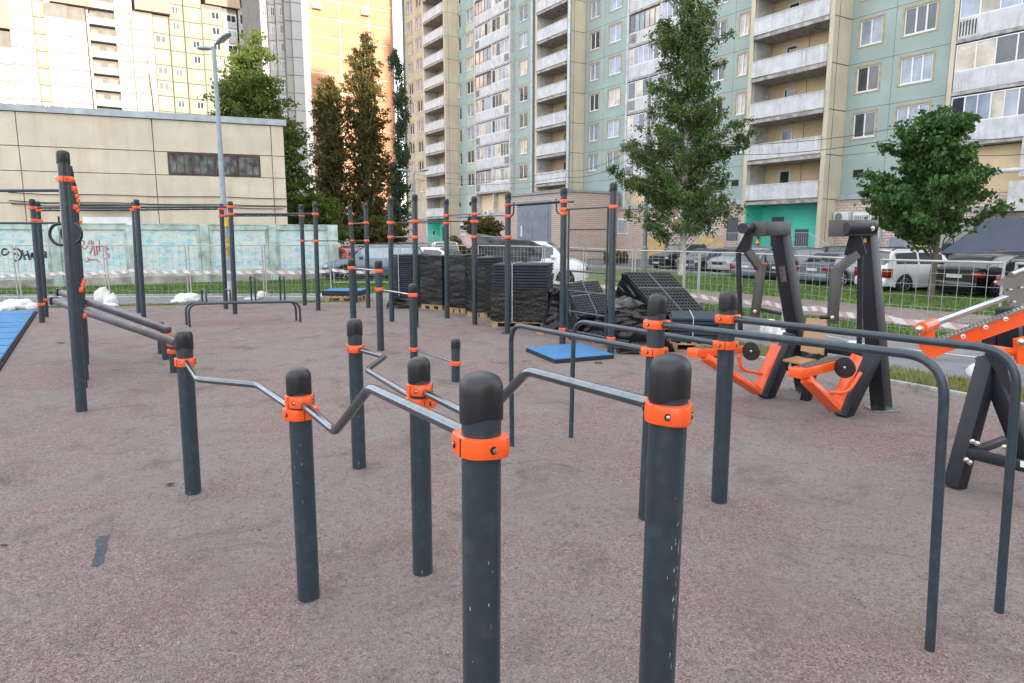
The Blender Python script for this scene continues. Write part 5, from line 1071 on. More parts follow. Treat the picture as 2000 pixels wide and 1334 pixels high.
def lever_machine(o, lab, top0, top1, post, leg, cyl, brk, arm, hnd, rod, seatb, vee, rodc, dsc, Y, lbl=None, stk=None):
    t = thing('lever_machine', lab, 'exercise machine', G(*o), group='lever strength machines')
    beamp(t, post, .17, .20, 'post', beam_m); beamp(t, leg, .15, .19, 'front_leg', beam_m); 
    beamp(t, [top0, top1], .17, .17, 'top_beam', beam_m, Vector((0,0,1))); a, b = Q(t, *top0), Q(t, *top1); d = (a-b).normalized(); mb = MB(); mb.beam(a-d*.001, a+d*.014, .176, .176, Vector((0,0,1)), .004); mb.build('end_cap', beamb_m, t)
    tubep(t, cyl, .06, 'pivot_cylinder', beam_m, 18); bolt_at(t, (cyl[1][0]-4, cyl[1][1], cyl[1][2]-.07), CAMD, 1.3)
    P = [Q(t, x, y, Y-.25) for x, y in brk]; mb = MB(); mb.poly(P, Vector((.05, .09, 0))); mb.build('lever_bracket', beam_m, t)
    beamp(t, arm, .085, .11, 'lever_arm', beamb_m, Vector((0,-1,.1))); tubep(t, hnd, .02, 'handle', grip, 12); bolt_at(t, (arm[-1][0]-1, arm[-1][1]-8, arm[-1][2]-.07), CAMD)
    tubep(t, rod, .03, 'connecting_rod', beam_m)
    a, b, c = seatb; mb = MB(); mb.beam(Q(t, *a), Q(t, *b), .16, .10, Vector((0,0,1)), .006); mb.build('foot_beam', or_m, t)
    u = (Q(t, *b)-Q(t, *a)); s = u.cross(Vector((0,0,1))).normalized()
    mb = MB(); mb.beam(Q(t, *a)+u*.12+Vector((0,0,.052)), Q(t, *b)+Vector((0,0,.052)), .12, .012, Vector((0,0,1))); fp = mb.build('foot_plate', beamb_m, t)
    mb = MB()
    for i in range(9):
        for sgn in (-1, 1): p = Q(t, *a)+u*(.18+i*.09)+s*sgn*.04+Vector((0,0,.058)); mb.lathe([(.009, 0), (.009, .01)], 6, Matrix.Translation(p))
    mb.build('grip_studs', bolt_m, fp, kind='stuff')
    for p, q in zip(vee, vee[1:]): mb = MB(); mb.beam(Q(t, *p), Q(t, *q), .075, .12, Vector((-.9, .3, .1)), .006, ext=.02); mb.build('vee_brace', or_m, t)
    tubep(t, rodc, .021, 'curved_stop', or_m, 12, .12); disc(t, dsc, .115, .02, 'weight_disc', cap_m, (-.75, -.65, 0)); bolt_at(t, (dsc[0], dsc[1], dsc[2]-.03), (-.75,-.65,0), .9)
    if lbl: P = [Q(t, *p) for p in lbl]; mb = MB(); mb.poly(P, (0, .004, 0)); mb.build('rating_label', labm, t)
    if stk: p = Q(t, *stk); mb = MB(); mb.poly([p+Vector((-.02,0,-.02)), p+Vector((.02,0,-.02)), p+Vector((.012,0,.025)), p+Vector((-.005,0,.03))], (0,.004,0)); mb.build('warning_sticker', yelw, t)
    mb = MB(); f = Q(t, *post[-1]); mb.bevbox((f.x-.16, f.y-.14, -t.location.z+.014), (f.x+.16, f.y+.14, -t.location.z+.03), .004); mb.build('foot_flange', chrome, t)
    return t
lever_machine((1530, 775), 'left of the two graphite lever machines, with orange foot beam and V brace', (1481,447,8.15), (1532,446,8.75), [(1523,450,8.75),(1573,764,9.02)], [(1494,778,8.62),(1546,655,8.85)], [(1450,446,8.0),(1476,446,8.3)],
    [(1457,452),(1470,452),(1462,495),(1435,492)], [(1462,493,8.2),(1486,526,8.15),(1475,616,8.1)], [(1486,604,8.1),(1527,613,8.0)], [(1442,494,8.2),(1446,650,8.2)],
    ((1352,689,8.0),(1442,681,8.5),None), [(1378,699,8.05),(1478,764,8.5),(1515,676,8.6)], [(1443,696,8.3),(1447,722,8.32),(1488,730,8.45)], (1467,686,8.25), 8.45, [(1521,520,8.7),(1533,520,8.7),(1537,551,8.72),(1526,551,8.72)], (1479,472,8.1))
lever_machine((1690, 808), 'right of the two graphite lever machines, lever arm and yellow sticker toward the camera', (1635,446,7.35), (1700,445,7.9), [(1692,452,7.95),(1722,799,8.02)], [(1645,815,7.72),(1706,690,7.9)], [(1652,446,7.25),(1707,446,7.35)],
    [(1661,450),(1679,450),(1692,496),(1648,499)], [(1668,500,7.5),(1632,530,7.4),(1626,628,7.35)], [(1602,620,7.3),(1622,620,7.3)], [(1680,500,7.6),(1678,688,7.6)],
    ((1552,729,7.1),(1645,706,7.6),None), [(1576,742,7.15),(1630,797,7.5),(1672,698,7.7)], [(1618,766,7.35),(1655,769,7.4),(1681,728,7.5)], (1650,718,7.3), 7.8, None, (1689,470,7.75))
st = thing('wooden_seat', 'varnished plywood seat and tilted backrest between the two lever machines', 'seat', G(1575, 770))
mb = MB(); mb.poly([Q(st,1575,621,8.7), Q(st,1616,624,8.75), Q(st,1609,694,8.5), Q(st,1563,685,8.45)], (.01,.02,0)); mb.build('backrest', plyw, st)
mb = MB(); mb.poly([Q(st,1529,702,8.0), Q(st,1566,710,7.95), Q(st,1594,702,8.35), Q(st,1556,695,8.45)], (0,0,-.02)); mb.build('seat', plyw, st)
beamp(st, [(1600,676,8.75),(1702,692,8.1)], .12, .12, 'cross_beam', beam_m, Vector((0,0,1))); beamp(st, [(1560,706,8.35),(1612,690,8.6)], .07, .07, 'seat_bracket', beam_m, Vector((0,0,1))); beamp(st, [(1590,700,8.5),(1572,790,8.5)], .1, .12, 'seat_post', beam_m)
tubep(st, [(1533,707,8.05),(1538,724,8.1),(1556,716,8.3)], .014, 'bent_hook', beam_m)
# ---------------- steel ladder machine at the right edge ----------------
t = thing('sliding_ladder_machine', 'graphite truss machine with orange beam and stainless plate, cut by the right edge', 'exercise machine', G(1863, 948))
beamp(t, [(1864,951,5.45),(1932,700,5.55)], .13, .13, 'truss_leg', beam_m, Vector((.9,.4,0))); beamp(t, [(1928,692,5.6),(2010,900,5.3)], .13, .15, 'truss_leg', beam_m, Vector((.9,.4,0)))
P = [Q(t,1922,690,5.48), Q(t,1962,690,5.45), Q(t,1982,790,5.4)]; mb = MB(); mb.poly(P, (.01,.02,0)); mb.build('gusset', beam_m, t)
beamp(t, [(1890,884,5.35),(2060,925,5.0)], .06, .085, 'cross_beam', beam_m, Vector((0,0,1))); beamp(t, [(1905,880,5.4),(2000,846,6.2)], .06, .06, 'cross_beam', beam_m, Vector((0,0,1)))
for x, y, Y in ((1899,862,5.3),(1908,866,5.3),(1887,898,5.28),(1894,903,5.28),(1961,873,5.25)): bolt_at(t, (x, y, Y), (-.4,-.9,.1), 1.0)
mb = MB(); mb.poly([Q(t,1993,900,4.9), Q(t,2004,902,4.9), Q(t,2004,914,4.9), Q(t,1993,912,4.9)], (0,.003,0)); mb.build('sticker', frame_w, t)
P = [Q(t,1795,679,4.9), Q(t,1797,661,4.9), Q(t,1826,670,4.95), Q(t,2020,600,5.15), Q(t,2020,628,5.15), Q(t,1852,687,4.97), Q(t,1817,703,4.93)]; mb = MB(); mb.poly(P, (.03,.07,0)); mb.build('orange_beam', or_m, t)
mb = MB(); a, b = Q(t,1828,665,4.93), Q(t,2030,589,5.15); mb.beam(a, b, .05, .014, Vector((0,0,1))); lad = mb.build('toothed_rail', chrome, t)
mb = MB()
for i in range(26): p = a.lerp(b, .03+i/27); mb.beam(p+Vector((-.006,-.02,.008)), p+Vector((.006,.02,.012)), .012, .006)
mb.build('rail_teeth', chrome, lad, kind='stuff')
for x, y in ((1881,657),(1925,639),(1964,623)): bolt_at(t, (x, y, 4.95), (-.3,-.9,.3), .8)
P = [Q(t,1797,640,4.88), Q(t,1826,632,4.9), Q(t,1826,668,4.9), Q(t,1797,672,4.88)]; mb = MB(); mb.poly(P, (.03,.07,0)); mb.build('orange_upright', or_m, t)
tubep(t, [(1799,641,4.8),(1823,632,5.0)], .042, 'pivot_sleeve', or_m, 20); bolt_at(t, (1796,643,4.78), (-.6,-.75,0), 1.5)
tubep(t, [(1826,631,5.0),(1986,573,5.2)], .026, 'steel_rod', chrome, 16)
P = [Q(t,x,y,5.15) for x,y in ((1943,552),(1978,533),(2030,520),(2060,560),(2050,600),(1990,602),(1972,596),(1962,585),(1960,560),(1948,556))]; mb = MB(); mb.poly(P, (.01,.02,0)); mb.build('stainless_plate', chrome, t)
tubep(t, [(1974,537,5.12),(2020,519,5.2)], .022, 'roller', chrome, 14)
for x, y in ((1944,551),(1974,566),(1981,590),(1996,562)): bolt_at(t, (x, y, 5.13), (-.2,-.97,0), .6)
tubep(t, [(1862,671,4.97),(1996,690,4.9)], .03, 'orange_strut', or_m, 14)
P = [Q(t,1986,664,4.85), Q(t,2030,655,4.85), Q(t,2030,722,4.85), Q(t,1988,712,4.85)]; mb = MB(); mb.poly(P, (.02,.07,0)); mb.build('orange_flange', or_m, t); bolt_at(t, (1994,668,4.83), (-.3,-.95,0), 1.4)
beamp(t, [(1930,660,5.9),(2040,650,5.9)], .18, .2, 'rear_box', beam_m, Vector((0,0,1))); beamp(t, [(1968,600,5.7),(1975,690,5.7)], .16, .1, 'rear_upright', beam_m)
# ---------------- cars ----------------
tyre = mat('tyre_rubber', (.012, .012, .012), .85); rimm = mat('alloy_rim', (.45, .46, .48), .3, .8, .1, 5); cglass = glass_mat('car_glass', (.03, .035, .04)); cglb = glass_mat('car_glass_pale_reflection', (.25, .32, .36), .08); redl = mat('red_tail_light', (.24, .006, .008), .15, spec=.9); headl = mat('headlamp_glass', (.6, .62, .63), .1, spec=1.); plate = mat('number_plate_white', (.6, .6, .6), .5); trim = mat('black_plastic_trim', (.02, .02, .022), .6)
def paint(n_, c, r=.22): return mat('car_paint_'+n_, c, r, .15, .03, 1, coat=.7)
P_ = {}
#        x from rear bumper (-) to front bumper (+); body line heights; roof line
KIND = {
 'sedan': dict(L=4.5, W=1.74, H=1.45, belt=.93, hood=.95, nose=.68, tail=1.02, wb=2.62, ws=(.95, .15), rs=(-1.85, -1.15), sh=.62),
 'hatch': dict(L=4.2, W=1.76, H=1.47, belt=.95, hood=.96, nose=.70, tail=.98, wb=2.6, ws=(.98, .2), rs=(-2.0, -1.55), sh=.62),
 'estate': dict(L=4.7, W=1.78, H=1.62, belt=1.0, hood=1.0, nose=.74, tail=1.02, wb=2.7, ws=(1.0, .3), rs=(-2.28, -1.95), sh=.66),
 'suv': dict(L=4.35, W=1.82, H=1.68, belt=1.10, hood=1.08, nose=.82, tail=1.1, wb=2.67, ws=(.85, .2), rs=(-2.1, -1.8), sh=.72),
 'van': dict(L=4.3, W=1.83, H=1.84, belt=1.12, hood=1.12, nose=.80, tail=1.15, wb=2.7, ws=(1.25, .45), rs=(-2.12, -2.02), sh=.72)}
def car(name, label, kind, loc, heading, m, scale=.9, gl=None, rails=False, plates=True):
    k = KIND[kind]; L, W, H, wb = k['L'], k['W'], k['H'], k['wb']; gl = gl or cglass
    t = thing(name, label, 'car', loc, heading, 'cars parked along the apartment block'); t.scale = (scale,)*3
    f0, f1 = k['ws']; r0, r1 = k['rs']; hw = W/2; wr = .335 if kind not in ('suv',) else .36
    def top(x):      # upper body line without greenhouse
        if x > f0: q = (x-f0)/(L/2-f0); return k['hood']+(k['nose']-k['hood'])*q**2.2
        if x < r0: q = (r0-x)/(L/2+r0); return k['tail']-(.10 if kind == 'sedan' else .25)*q**2
        return k['belt']+(k['hood']-k['belt'])*max(0, (x-r1)/(f0-r1))*1.0 if x < f0 else k['belt']
    def roof(x):
        if x >= f0 or x <= r0: return None
        if x > f1: q = (f0-x)/(f0-f1); return top(f0)+(H-.05-top(f0))*math.sin(q*math.pi/2)**.9
        if x < r1: q = (x-r0)/(r1-r0); return top(r0)+(H-.08-top(r0))*math.sin(q*math.pi/2)**.9
        return H-.03*((x-(f1+r1)/2)/((f1-r1)/2))**2-(.02)
    xs = sorted(set([-L/2, -L/2+.05, -L/2+.22, r0, r0+.001, (r0+r1)/2, r1, (f1+r1)/2, (2*f1+r1)/3, f1, (f1+f0)/2, f0-.001, f0, f0+.35, f0+.7, L/2-.28, L/2-.08, L/2]+[c+dx for c in (wb/2-.02, -wb/2-.02) for dx in (-wr*1.2, -wr*1.05, -wr*.72, -wr*.3, wr*.3, wr*.72, wr*1.05, wr*1.2)]))
    rows = []
    for x in xs:
        e = max(0, (abs(x)-(L/2-.45))/.45); w_ = hw*(1-.16*e**2)
        zb = .22+.1*e; arch = 0
        for c in (wb/2-.02, -wb/2-.02):
            dd = abs(x-c)
            if dd < wr*1.13: arch = max(arch, math.sqrt(max(0, (wr*1.13)**2-dd**2))+wr-.02)
        zl = max(zb, arch); zt = top(x); zt = min(zt, k['nose'] if x > L/2-.01 else zt); rf = roof(x)
        zs = max(k['sh'], zl+.02); zm = (zs+zt)/2
        ring = [(w_*.97, zl), (w_*1.0, max(zs-.12, zl+.01)), (w_*1.005, zs), (w_*.985, zm), (w_*.955, zt)]
        if rf: q = (rf-zt)/(H-zt); ring += [(w_*(.955-.17*q), zt+(rf-zt)*.9), (w_*(.955-.27*q), rf), (0, rf+.035*q)]
        else: ring += [(w_*.90, zt+.012), (w_*.6, zt+.03), (0, zt+.045)]
        rows.append((x, ring))
    mb = MB(); vs = []; n_ = 8
    for x, r in rows: vs += [(x, -y, z) for y, z in r]+[(x, y, z) for y, z in r[::-1][1:]]
    q = 15; fs = [(i*q+j, i*q+j+1, (i+1)*q+j+1, (i+1)*q+j) for i in range(len(rows)-1) for j in range(q-1)]+[tuple(range(q))[::-1], tuple((len(rows)-1)*q+j for j in range(q))]
    fs += [(i*q+q-1, i*q, (i+1)*q, (i+1)*q+q-1) for i in range(len(rows)-1)]
    mb.add(vs, fs, True); mb.build('body', m, t)
    def side(x, s, z, out=.006):   # point on the side glass surface
        rf = roof(x) or top(x); zt = top(x); w_ = hw; qq = (z-zt)/max(.01, (H-zt)); return Vector((x, s*(w_*(.955-.185*qq)+out), z))
    # side windows
    spans = [(f0-.42, (f1+r1)/2+.12), ((f1+r1)/2+.02, r1+.02), (r1-.06, r0+.22)] if kind != 'sedan' else [(f0-.36, (f1+r1)/2+.15), ((f1+r1)/2+.05, r1-.12)]
    for s in (-1, 1):
        for a, b in spans:
            if a-b < .2: continue
            N_k = 5; top_, bot = [], []
            for i in range(N_k+1):
                x = a+(b-a)*i/N_k; rf = roof(x); zt = top(x)+.03
                if rf is None: continue
                zz = zt+(rf-zt)*.82; top_.append(side(x, s, max(zz, zt+.03))); bot.append(side(x, s, zt))
            if len(top_) < 2: continue
            mb = MB(); kk = len(top_); mb.add(bot+top_, [(i, i+1, i+1+kk, i+kk) if s > 0 else (i, i+kk, i+1+kk, i+1) for i in range(kk-1)]); mb.build('side_window', gl, t)
    def screen(xa, xb, nm, g):
        mb = MB(); L1 = []; sgn = 1 if xa > xb else -1
        for i in range(7):
            x = xa+(xb-xa)*(.06+.86*i/6); rf = roof(x); zt = top(x); qq = (rf-zt)/(H-zt); w_ = hw*(.955-.27*qq)-.06; L1.append([Vector((x+.014*sgn, y*w_, rf+.012+.035*qq*(1-abs(y)))) for y in (-1, -.5, 0, .5, 1)])
        vs = [p for r in L1 for p in r]; mb.add(vs, [(i*5+j, i*5+j+1, (i+1)*5+j+1, (i+1)*5+j) for i in range(6) for j in range(4)], True); mb.build(nm, g, t)
    screen(f0, f1, 'windscreen', gl); screen(r0, r1, 'rear_window', gl)
    if kind in ('van', 'suv', 'estate', 'hatch'): 
        mb = MB(); mb.add([(r0-.03-.0, -hw*.72, k['tail']-.02), (r0-.03, hw*.72, k['tail']-.02), (r0+.02, hw*.68, k['tail']+.2), (r0+.02, -hw*.68, k['tail']+.2)], [(0,1,2,3)]); mb.build('tailgate_glass', gl, t)
    # wheels
    for cx_ in (wb/2-.02, -wb/2-.02):
        for s in (-1, 1):
            M = Matrix.Translation((cx_, s*(hw-.1), wr)) @ Matrix.Rotation(math.pi/2, 4, 'X')
            mb = MB(); mb.lathe([(wr*.6, -.1), (wr*.93, -.105), (wr, -.07), (wr, .07), (wr*.93, .105), (wr*.6, .1)], 24, M); wh = mb.build('wheel', tyre, t)
            mb = MB(); of = -s*.106
            mb.lathe([(wr*.66, of-.004), (wr*.64, of+.004), (wr*.60, of*.8), (.02, of*.8)], 20, M, cap=False)
            for i in range(5):
                a = i*2*math.pi/5; mb.beam(M @ Vector((0,0,of*.93)), M @ Vector((math.cos(a)*wr*.62, math.sin(a)*wr*.62, of*.97)), .05, .03)
            mb.build('rim', rimm, wh)
            mb = MB(); mb.box((cx_-wr*1.02, s*(hw-.24), .28) if s > 0 else (cx_-wr*1.02, -hw+.02, .28), (cx_+wr*1.02, hw-.02, .7) if s > 0 else (cx_+wr*1.02, -hw+.24, .7)) if False else None
    # lights, bumpers, plates, mirrors
    for s in (-1, 1):
        mb = MB(); x = L/2; mb.bevbox((x-.30, s*hw*.80-.17 if s > 0 else s*hw*.80-.14, k['nose']-.14), (x-.035, s*hw*.80+.14 if s > 0 else s*hw*.80+.17, k['nose']+.005), .03); mb.build('headlight', headl, t)
        mb = MB(); zt = k['tail']-.16; hh = .16 if kind == 'sedan' else .34; mb.bevbox((-L/2-.012, s*hw*.80-.15, zt-hh), (-L/2+.26, s*hw*.80+.155, zt+.02), .03); mb.build('tail_light', redl, t)
        mb = MB(); mb.bevbox((f0-.5, s*(hw+.02)-.02 if s > 0 else -hw-.16, k['belt']+.02), (f0-.32, hw+.16 if s > 0 else -hw, k['belt']+.16), .03); mb.build('wing_mirror', trim if kind == 'suv' else m, t)
    mb = MB(); mb.bevbox((L/2-.16, -hw*.85, .24), (L/2+.03, hw*.85, .50), .05); mb.build('front_bumper', m, t); mb = MB(); mb.bevbox((-L/2-.04, -hw*.88, .26), (-L/2+.18, hw*.88, .58), .05); mb.build('rear_bumper', m, t)
    mb = MB(); mb.bevbox((L/2-.1, -.42, k['nose']-.17), (L/2+.012, .42, k['nose']-.03), .015); mb.build('grille', trim, t)
    if plates:
        mb = MB(); mb.box((L/2+.031, -.26, .36), (L/2+.04, .26, .47)); mb.build('number_plate', plate, t); mb = MB(); z = .66 if kind != 'sedan' else .68; mb.box((-L/2-.013, -.26, z), (-L/2-.003, .26, z+.11)); mb.build('number_plate', plate, t)
    if rails:
        for s in (-1, 1): mb = MB(); mb.tube(smooth_poly([(f1-.1, s*hw*.66, H-.04), (f1-.25, s*hw*.66, H+.06), (r1+.2, s*hw*.66, H+.06), (r1, s*hw*.66, H-.04)], .1), .025, 8); mb.build('roof_rail', trim, t)
    for zz, nm in ((.30, 'underbody'),): mb = MB(); mb.box((-L/2+.15, -hw*.80, .18), (L/2-.15, hw*.80, .42)); mb.build(nm, trim, t)
    return t
HN = math.atan2(N_.y, N_.x); HT = TH
def cp(px, py, off=(0,0)): p = G(px, py); return Vector((p.x, p.y, 0))+D_*off[0]+N_*off[1]
dkb = paint('dark_graphite', (.03, .034, .04)); slv = paint('silver', (.42, .44, .46), .3); gry = paint('steel_grey', (.13, .15, .18)); wht = paint('white', (.68, .70, .72)); blk_p = paint('black', (.008, .008, .01)); nvy = paint('dark_blue', (.012, .02, .06)); blu = paint('slate_blue', (.07, .11, .17)); redp = paint('red', (.35, .03, .03)); crm = paint('pale_cream', (.5, .47, .38)); brd = paint('burgundy', (.16, .015, .025))
car('parked_car', 'dark graphite off-road car facing the camera, leftmost of the three beyond the birch', 'suv', cp(1276, 525, (0, 2.2)), HN+math.pi, dkb, .9)
car('parked_car', 'dark blue-grey hatchback facing the camera directly behind the birch trunk', 'hatch', cp(1332, 530, (0, 2.0)), HN+math.pi+.05, gry, .9)
car('parked_car', 'silver hatchback facing the camera just right of the birch', 'hatch', cp(1400, 535, (0, 2.0)), HN+math.pi-.03, slv, .93)
car('parked_car', 'dark grey hatchback seen from behind next to the silver one', 'hatch', cp(1442, 549, (0, 2.2)), HN+.03, gry, .92)
car('parked_car', 'black car with red tail lights behind the left lever machine', 'suv', cp(1508, 552, (0, 2.2)), HN, dkb, .9)
car('parked_car', 'blue-grey saloon seen from behind between the two lever machines', 'sedan', cp(1592, 560, (0, 2.0)), HN-.06, gry, .95)
car('parked_car', 'white off-road car with black roof rails right of the lever machines', 'suv', cp(1735, 572, (0, 1.7)), HN-.30, wht, .93, rails=True)
car('parked_car', 'black boxy saloon with wide red lights, seen from behind beside the maple trunk', 'sedan', cp(1868, 584, (0, 2.5)), HN-.12, blk_p, 1.0)
car('parked_car', 'dark blue saloon with a bright roof line behind the black boxy one', 'sedan', cp(1895, 560, (0, 4.4)), HN-.5, nvy, 1.0)
car('parked_car', 'dark blue-black car cut by the right edge beyond the mesh fence', 'hatch', cp(2010, 595, (0, 2.2)), HN-.1, nvy, 1.0)
car('parked_car', 'dark green car mostly hidden behind the grey saloon by the mint entrance', 'estate', cp(1610, 530, (0, 1.0)), HN+math.pi*.5, mat('car_paint_bottle', (.02,.035,.03), .25, .1, .03, 1, coat=.6), .9)
car('parked_car', 'slate blue estate car with long pale windows beyond the end of the painted fence', 'estate', G(735, 546), math.pi+.12, blu, 1.0, gl=cglb, rails=True)
car('parked_car', 'red hatchback just visible beside the end of the painted fence', 'hatch', G(668, 531), math.pi*.75, redp, .95)
car('parked_car', 'white saloon with a sloping boot behind the film wrapped stacks', 'hatch', G(862, 540), -.5, wht, 1.0)
car('parked_car', 'pale cream off-road car behind the white one, left of the small bush', 'suv', G(868, 523), math.pi*.55, crm, 1.0)
car('parked_car', 'burgundy hatchback half hidden behind the white van', 'hatch', G(958, 522), math.pi*.9, brd, .95)
car('parked_car', 'dark car parked behind the slate blue estate', 'suv', G(795, 527), math.pi*.6, dkb, 1.0)
vn = car('parked_van', 'white van with a purple-black tarp over its rear beside the brick garage', 'van', G(1046, 557), -.18, wht, 1.0); vn['category'] = 'van'
# tarp over the rear of the van
tarpm = mat('purple_black_tarp', (.045, .045, .055), .22, 0, .3, 3, bump=.7, bs=12)
M = WM(vn); mb = MB(); vs, fs = rough_box((-2.4, -.98, 1.0), (.35, .98, 1.90), 30, 16, 10, .035, seed=4, hf=.02)
vs = [M @ Vector((v[0], v[1]*(1.0 if v[2] < 1.7 else .9), v[2]-max(0, v[0]+.3)*.35*(1 if v[2] > 1.4 else -.3)+max(0, -v[0]-1.5)*.25)) for v in vs]
o0 = M.translation.copy(); mb.add([v-o0 for v in vs], fs, True); o = mb.build('tarp', tarpm, loc=o0); o['label'] = 'purple-black plastic tarp draped over the back of the white van'; o['category'] = 'tarp'
# grey canopy / tent at the right edge
gt_ = thing('canopy_tent', 'slate grey sloping canopy by the oxblood doors at the right edge', 'canopy', APM @ Vector((fu(1962, 480, gy0), gy0-3.2, 0)), TH)
mb = MB(); mb.poly([(-1.6, 0, 1.15), (.5, 0, 2.9), (7, 0, 2.9), (7, 0, 1.15)], (0, .03, 0)); mb.box((.5, .031, 2.87), (7, 2.9, 2.92)); mb.poly([(-1.6, .031, 1.15), (-1.6, 2.9, 1.15), (.5, 2.9, 2.9), (.5, .031, 2.9)], (.03, 0, -.02)); mb.build('cover', mat('slate_grey_canvas', (.10, .12, .16), .7, 0, .08, 1), gt_)
mb = MB(); mb.tube([(-1.55, .1, 0), (-1.55, .1, 1.2)], .03, 6); mb.tube([(.5, .1, 0), (.5, .1, 2.9)], .03, 6); mb.build('pole', trim, gt_)
# litter bin / black lantern shape hanging on the grey wall
u_, z_ = FL(1855, 490, gy0-.2); bn = thing('wall_bin', 'black bucket with a hoop handle in front of the grey painted wall', 'bin', APM @ Vector((u_, gy0-.45, 0)), TH)
mb = MB(); mb.lathe([(.2, 1.0), (.26, 1.05), (.29, 1.6), (.27, 1.62), (.02, 1.63)], 16); mb.build('bucket', trim, bn); mb = MB(); mb.tube([(.27*math.cos(a), 0, 1.62+.42*math.sin(a)) for a in [i*math.pi/12 for i in range(13)]], .03, 6); mb.build('handle', trim, bn); mb = MB(); mb.box((-.04, -.04, 0), (.04, .04, 1.0)); mb.build('stand', trim, bn)
# ---------------- person at the mint entrance ----------------
def person(loc, rz, label, cloth, pose=0):
    t = thing('person', label, 'person', loc, rz)
    me = bpy.data.meshes.new('body'); J = [(0,0,.95,.13),(0,0,1.15,.135),(0,0,1.38,.15),(0,0,1.5,.06),(0,.02,1.58,.07),(0,.02,1.68,.095),(.19,0,1.42,.055),(.27,-.02,1.15,.045),(.22,.2,1.05,.035),(.2,.27,1.06,.03),(-.19,0,1.42,.055),(-.27,-.02,1.15,.045),(-.2,.22,1.08,.035),(-.17,.28,1.1,.03),(.1,0,.88,.09),(.11,.02,.5,.065),(.11,0,.08,.045),(.11,.12,.04,.04),(-.1,0,.88,.09),(-.11,.02,.5,.065),(-.11,0,.08,.045),(-.11,.12,.04,.04)]
    Ed = [(0,1),(1,2),(2,3),(3,4),(4,5),(2,6),(6,7),(7,8),(8,9),(2,10),(10,11),(11,12),(12,13),(0,14),(14,15),(15,16),(16,17),(0,18),(18,19),(19,20),(20,21)]
    me.from_pydata([j[:3] for j in J], Ed, []); o = bpy.data.objects.new('body', me); COL.objects.link(o); o.parent = t
    sk_ = o.modifiers.new('skin', 'SKIN'); o.modifiers.new('sub', 'SUBSURF').levels = 1
    for i, j in enumerate(J): v = me.skin_vertices[0].data[i]; v.radius = (j[3], j[3]); v.use_root = (i == 0)
    dg_ = bpy.context.evaluated_depsgraph_get(); m2 = bpy.data.meshes.new_from_object(o.evaluated_get(dg_)); o.modifiers.clear(); o.data = m2
    skin = mat('skin', (.45, .27, .2), .6); m2.materials.clear(); m2.materials.append(cloth); m2.materials.append(skin)
    for p in m2.polygons: c = p.center; p.material_index = 1 if (c.z > 1.5 or (c.y > .22 and c.z > .9)) else 0; p.use_smooth = True
    mb = MB(); mb.lathe([(.03, 1.79), (.075, 1.77), (.1, 1.72), (.103, 1.68), (.09, 1.655)][::-1], 14, Matrix.Translation((0, .005, 0))); mb.build('hair', blk, t)
    mb = MB(); mb.lathe([(.008, 0), (.014, .008), (.002, .03)], 6, Matrix.Translation((0, .112, 1.66)) @ Matrix.Rotation(-1.2, 4, 'X')); mb.build('nose', skin, t)
    mb = MB(); 
    for s in (-.034, .034): mb.box((s-.008, .098, 1.69), (s+.008, .106, 1.698))
    mb.build('eyes', blk, t); return t
coatm = mat('black_coat', (.012, .012, .014), .8); ppl = mat('white_paper', (.7, .7, .7), .7)
uu, zz = FL(1483, 452, .3); pt = person(APM @ Vector((uu, .2, 1.27)), TH-math.pi/2+.2, 'man in a black jacket holding white papers on the mint entrance landing', coatm)
mb = MB(); mb.box((-.17, -.12, -.006), (.17, .12, .006)); o = mb.build('papers', ppl, loc=WM(pt) @ Vector((.0, .36, 1.12)), rot=(.3, .1, .4)); o['label'] = 'white papers in the hands of the man at the mint entrance'; o['category'] = 'papers'
# ---------------- trees ----------------
def leafmat(name, c, c2, tr=.25):
    m = bpy.data.materials.new(name); m.use_nodes = True; n = m.node_tree; b = n.nodes['Principled BSDF']; N = n.nodes.new; L = n.links.new
    tc = N('ShaderNodeTexCoord'); z1 = N('ShaderNodeTexNoise'); z1.inputs['Scale'].default_value = .9; z1.inputs['Detail'].default_value = 3; L(tc.outputs['Object'], z1.inputs['Vector']); z2 = N('ShaderNodeTexNoise'); z2.inputs['Scale'].default_value = 9; L(tc.outputs['Object'], z2.inputs['Vector'])
    ad = N('ShaderNodeMath'); ad.operation = 'ADD'; L(z1.outputs['Fac'], ad.inputs[0]); L(z2.outputs['Fac'], ad.inputs[1]); r = N('ShaderNodeMapRange'); r.inputs[1].default_value = .75; r.inputs[2].default_value = 1.25; L(ad.outputs[0], r.inputs[0])
    mx = N('ShaderNodeMix'); mx.data_type = 'RGBA'; mx.inputs[6].default_value = (*c, 1); mx.inputs[7].default_value = (*c2, 1); L(r.outputs[0], mx.inputs[0]); L(mx.outputs[2], b.inputs['Base Color']); b.inputs['Roughness'].default_value = .55; b.inputs['Specular IOR Level'].default_value = .15
    t = N('ShaderNodeBsdfTranslucent'); L(mx.outputs[2], t.inputs[0]); ms = N('ShaderNodeMixShader'); ms.inputs[0].default_value = tr; L(b.outputs[0], ms.inputs[1]); L(t.outputs[0], ms.inputs[2]); L(ms.outputs[0], n.nodes['Material Output'].inputs[0]); return m
birch_l = leafmat('birch_leaves', (.125, .19, .06), (.055, .10, .032)); maple_l = leafmat('maple_leaves', (.09, .17, .045), (.042, .092, .027)); dark_l = leafmat('dark_birch_leaves', (.16, .13, .04), (.055, .075, .024), .35); light_l = leafmat('light_green_leaves', (.15, .20, .04), (.065, .11, .028), .35); weep_l = leafmat('grey_green_leaves', (.085, .12, .07), (.05, .08, .045))
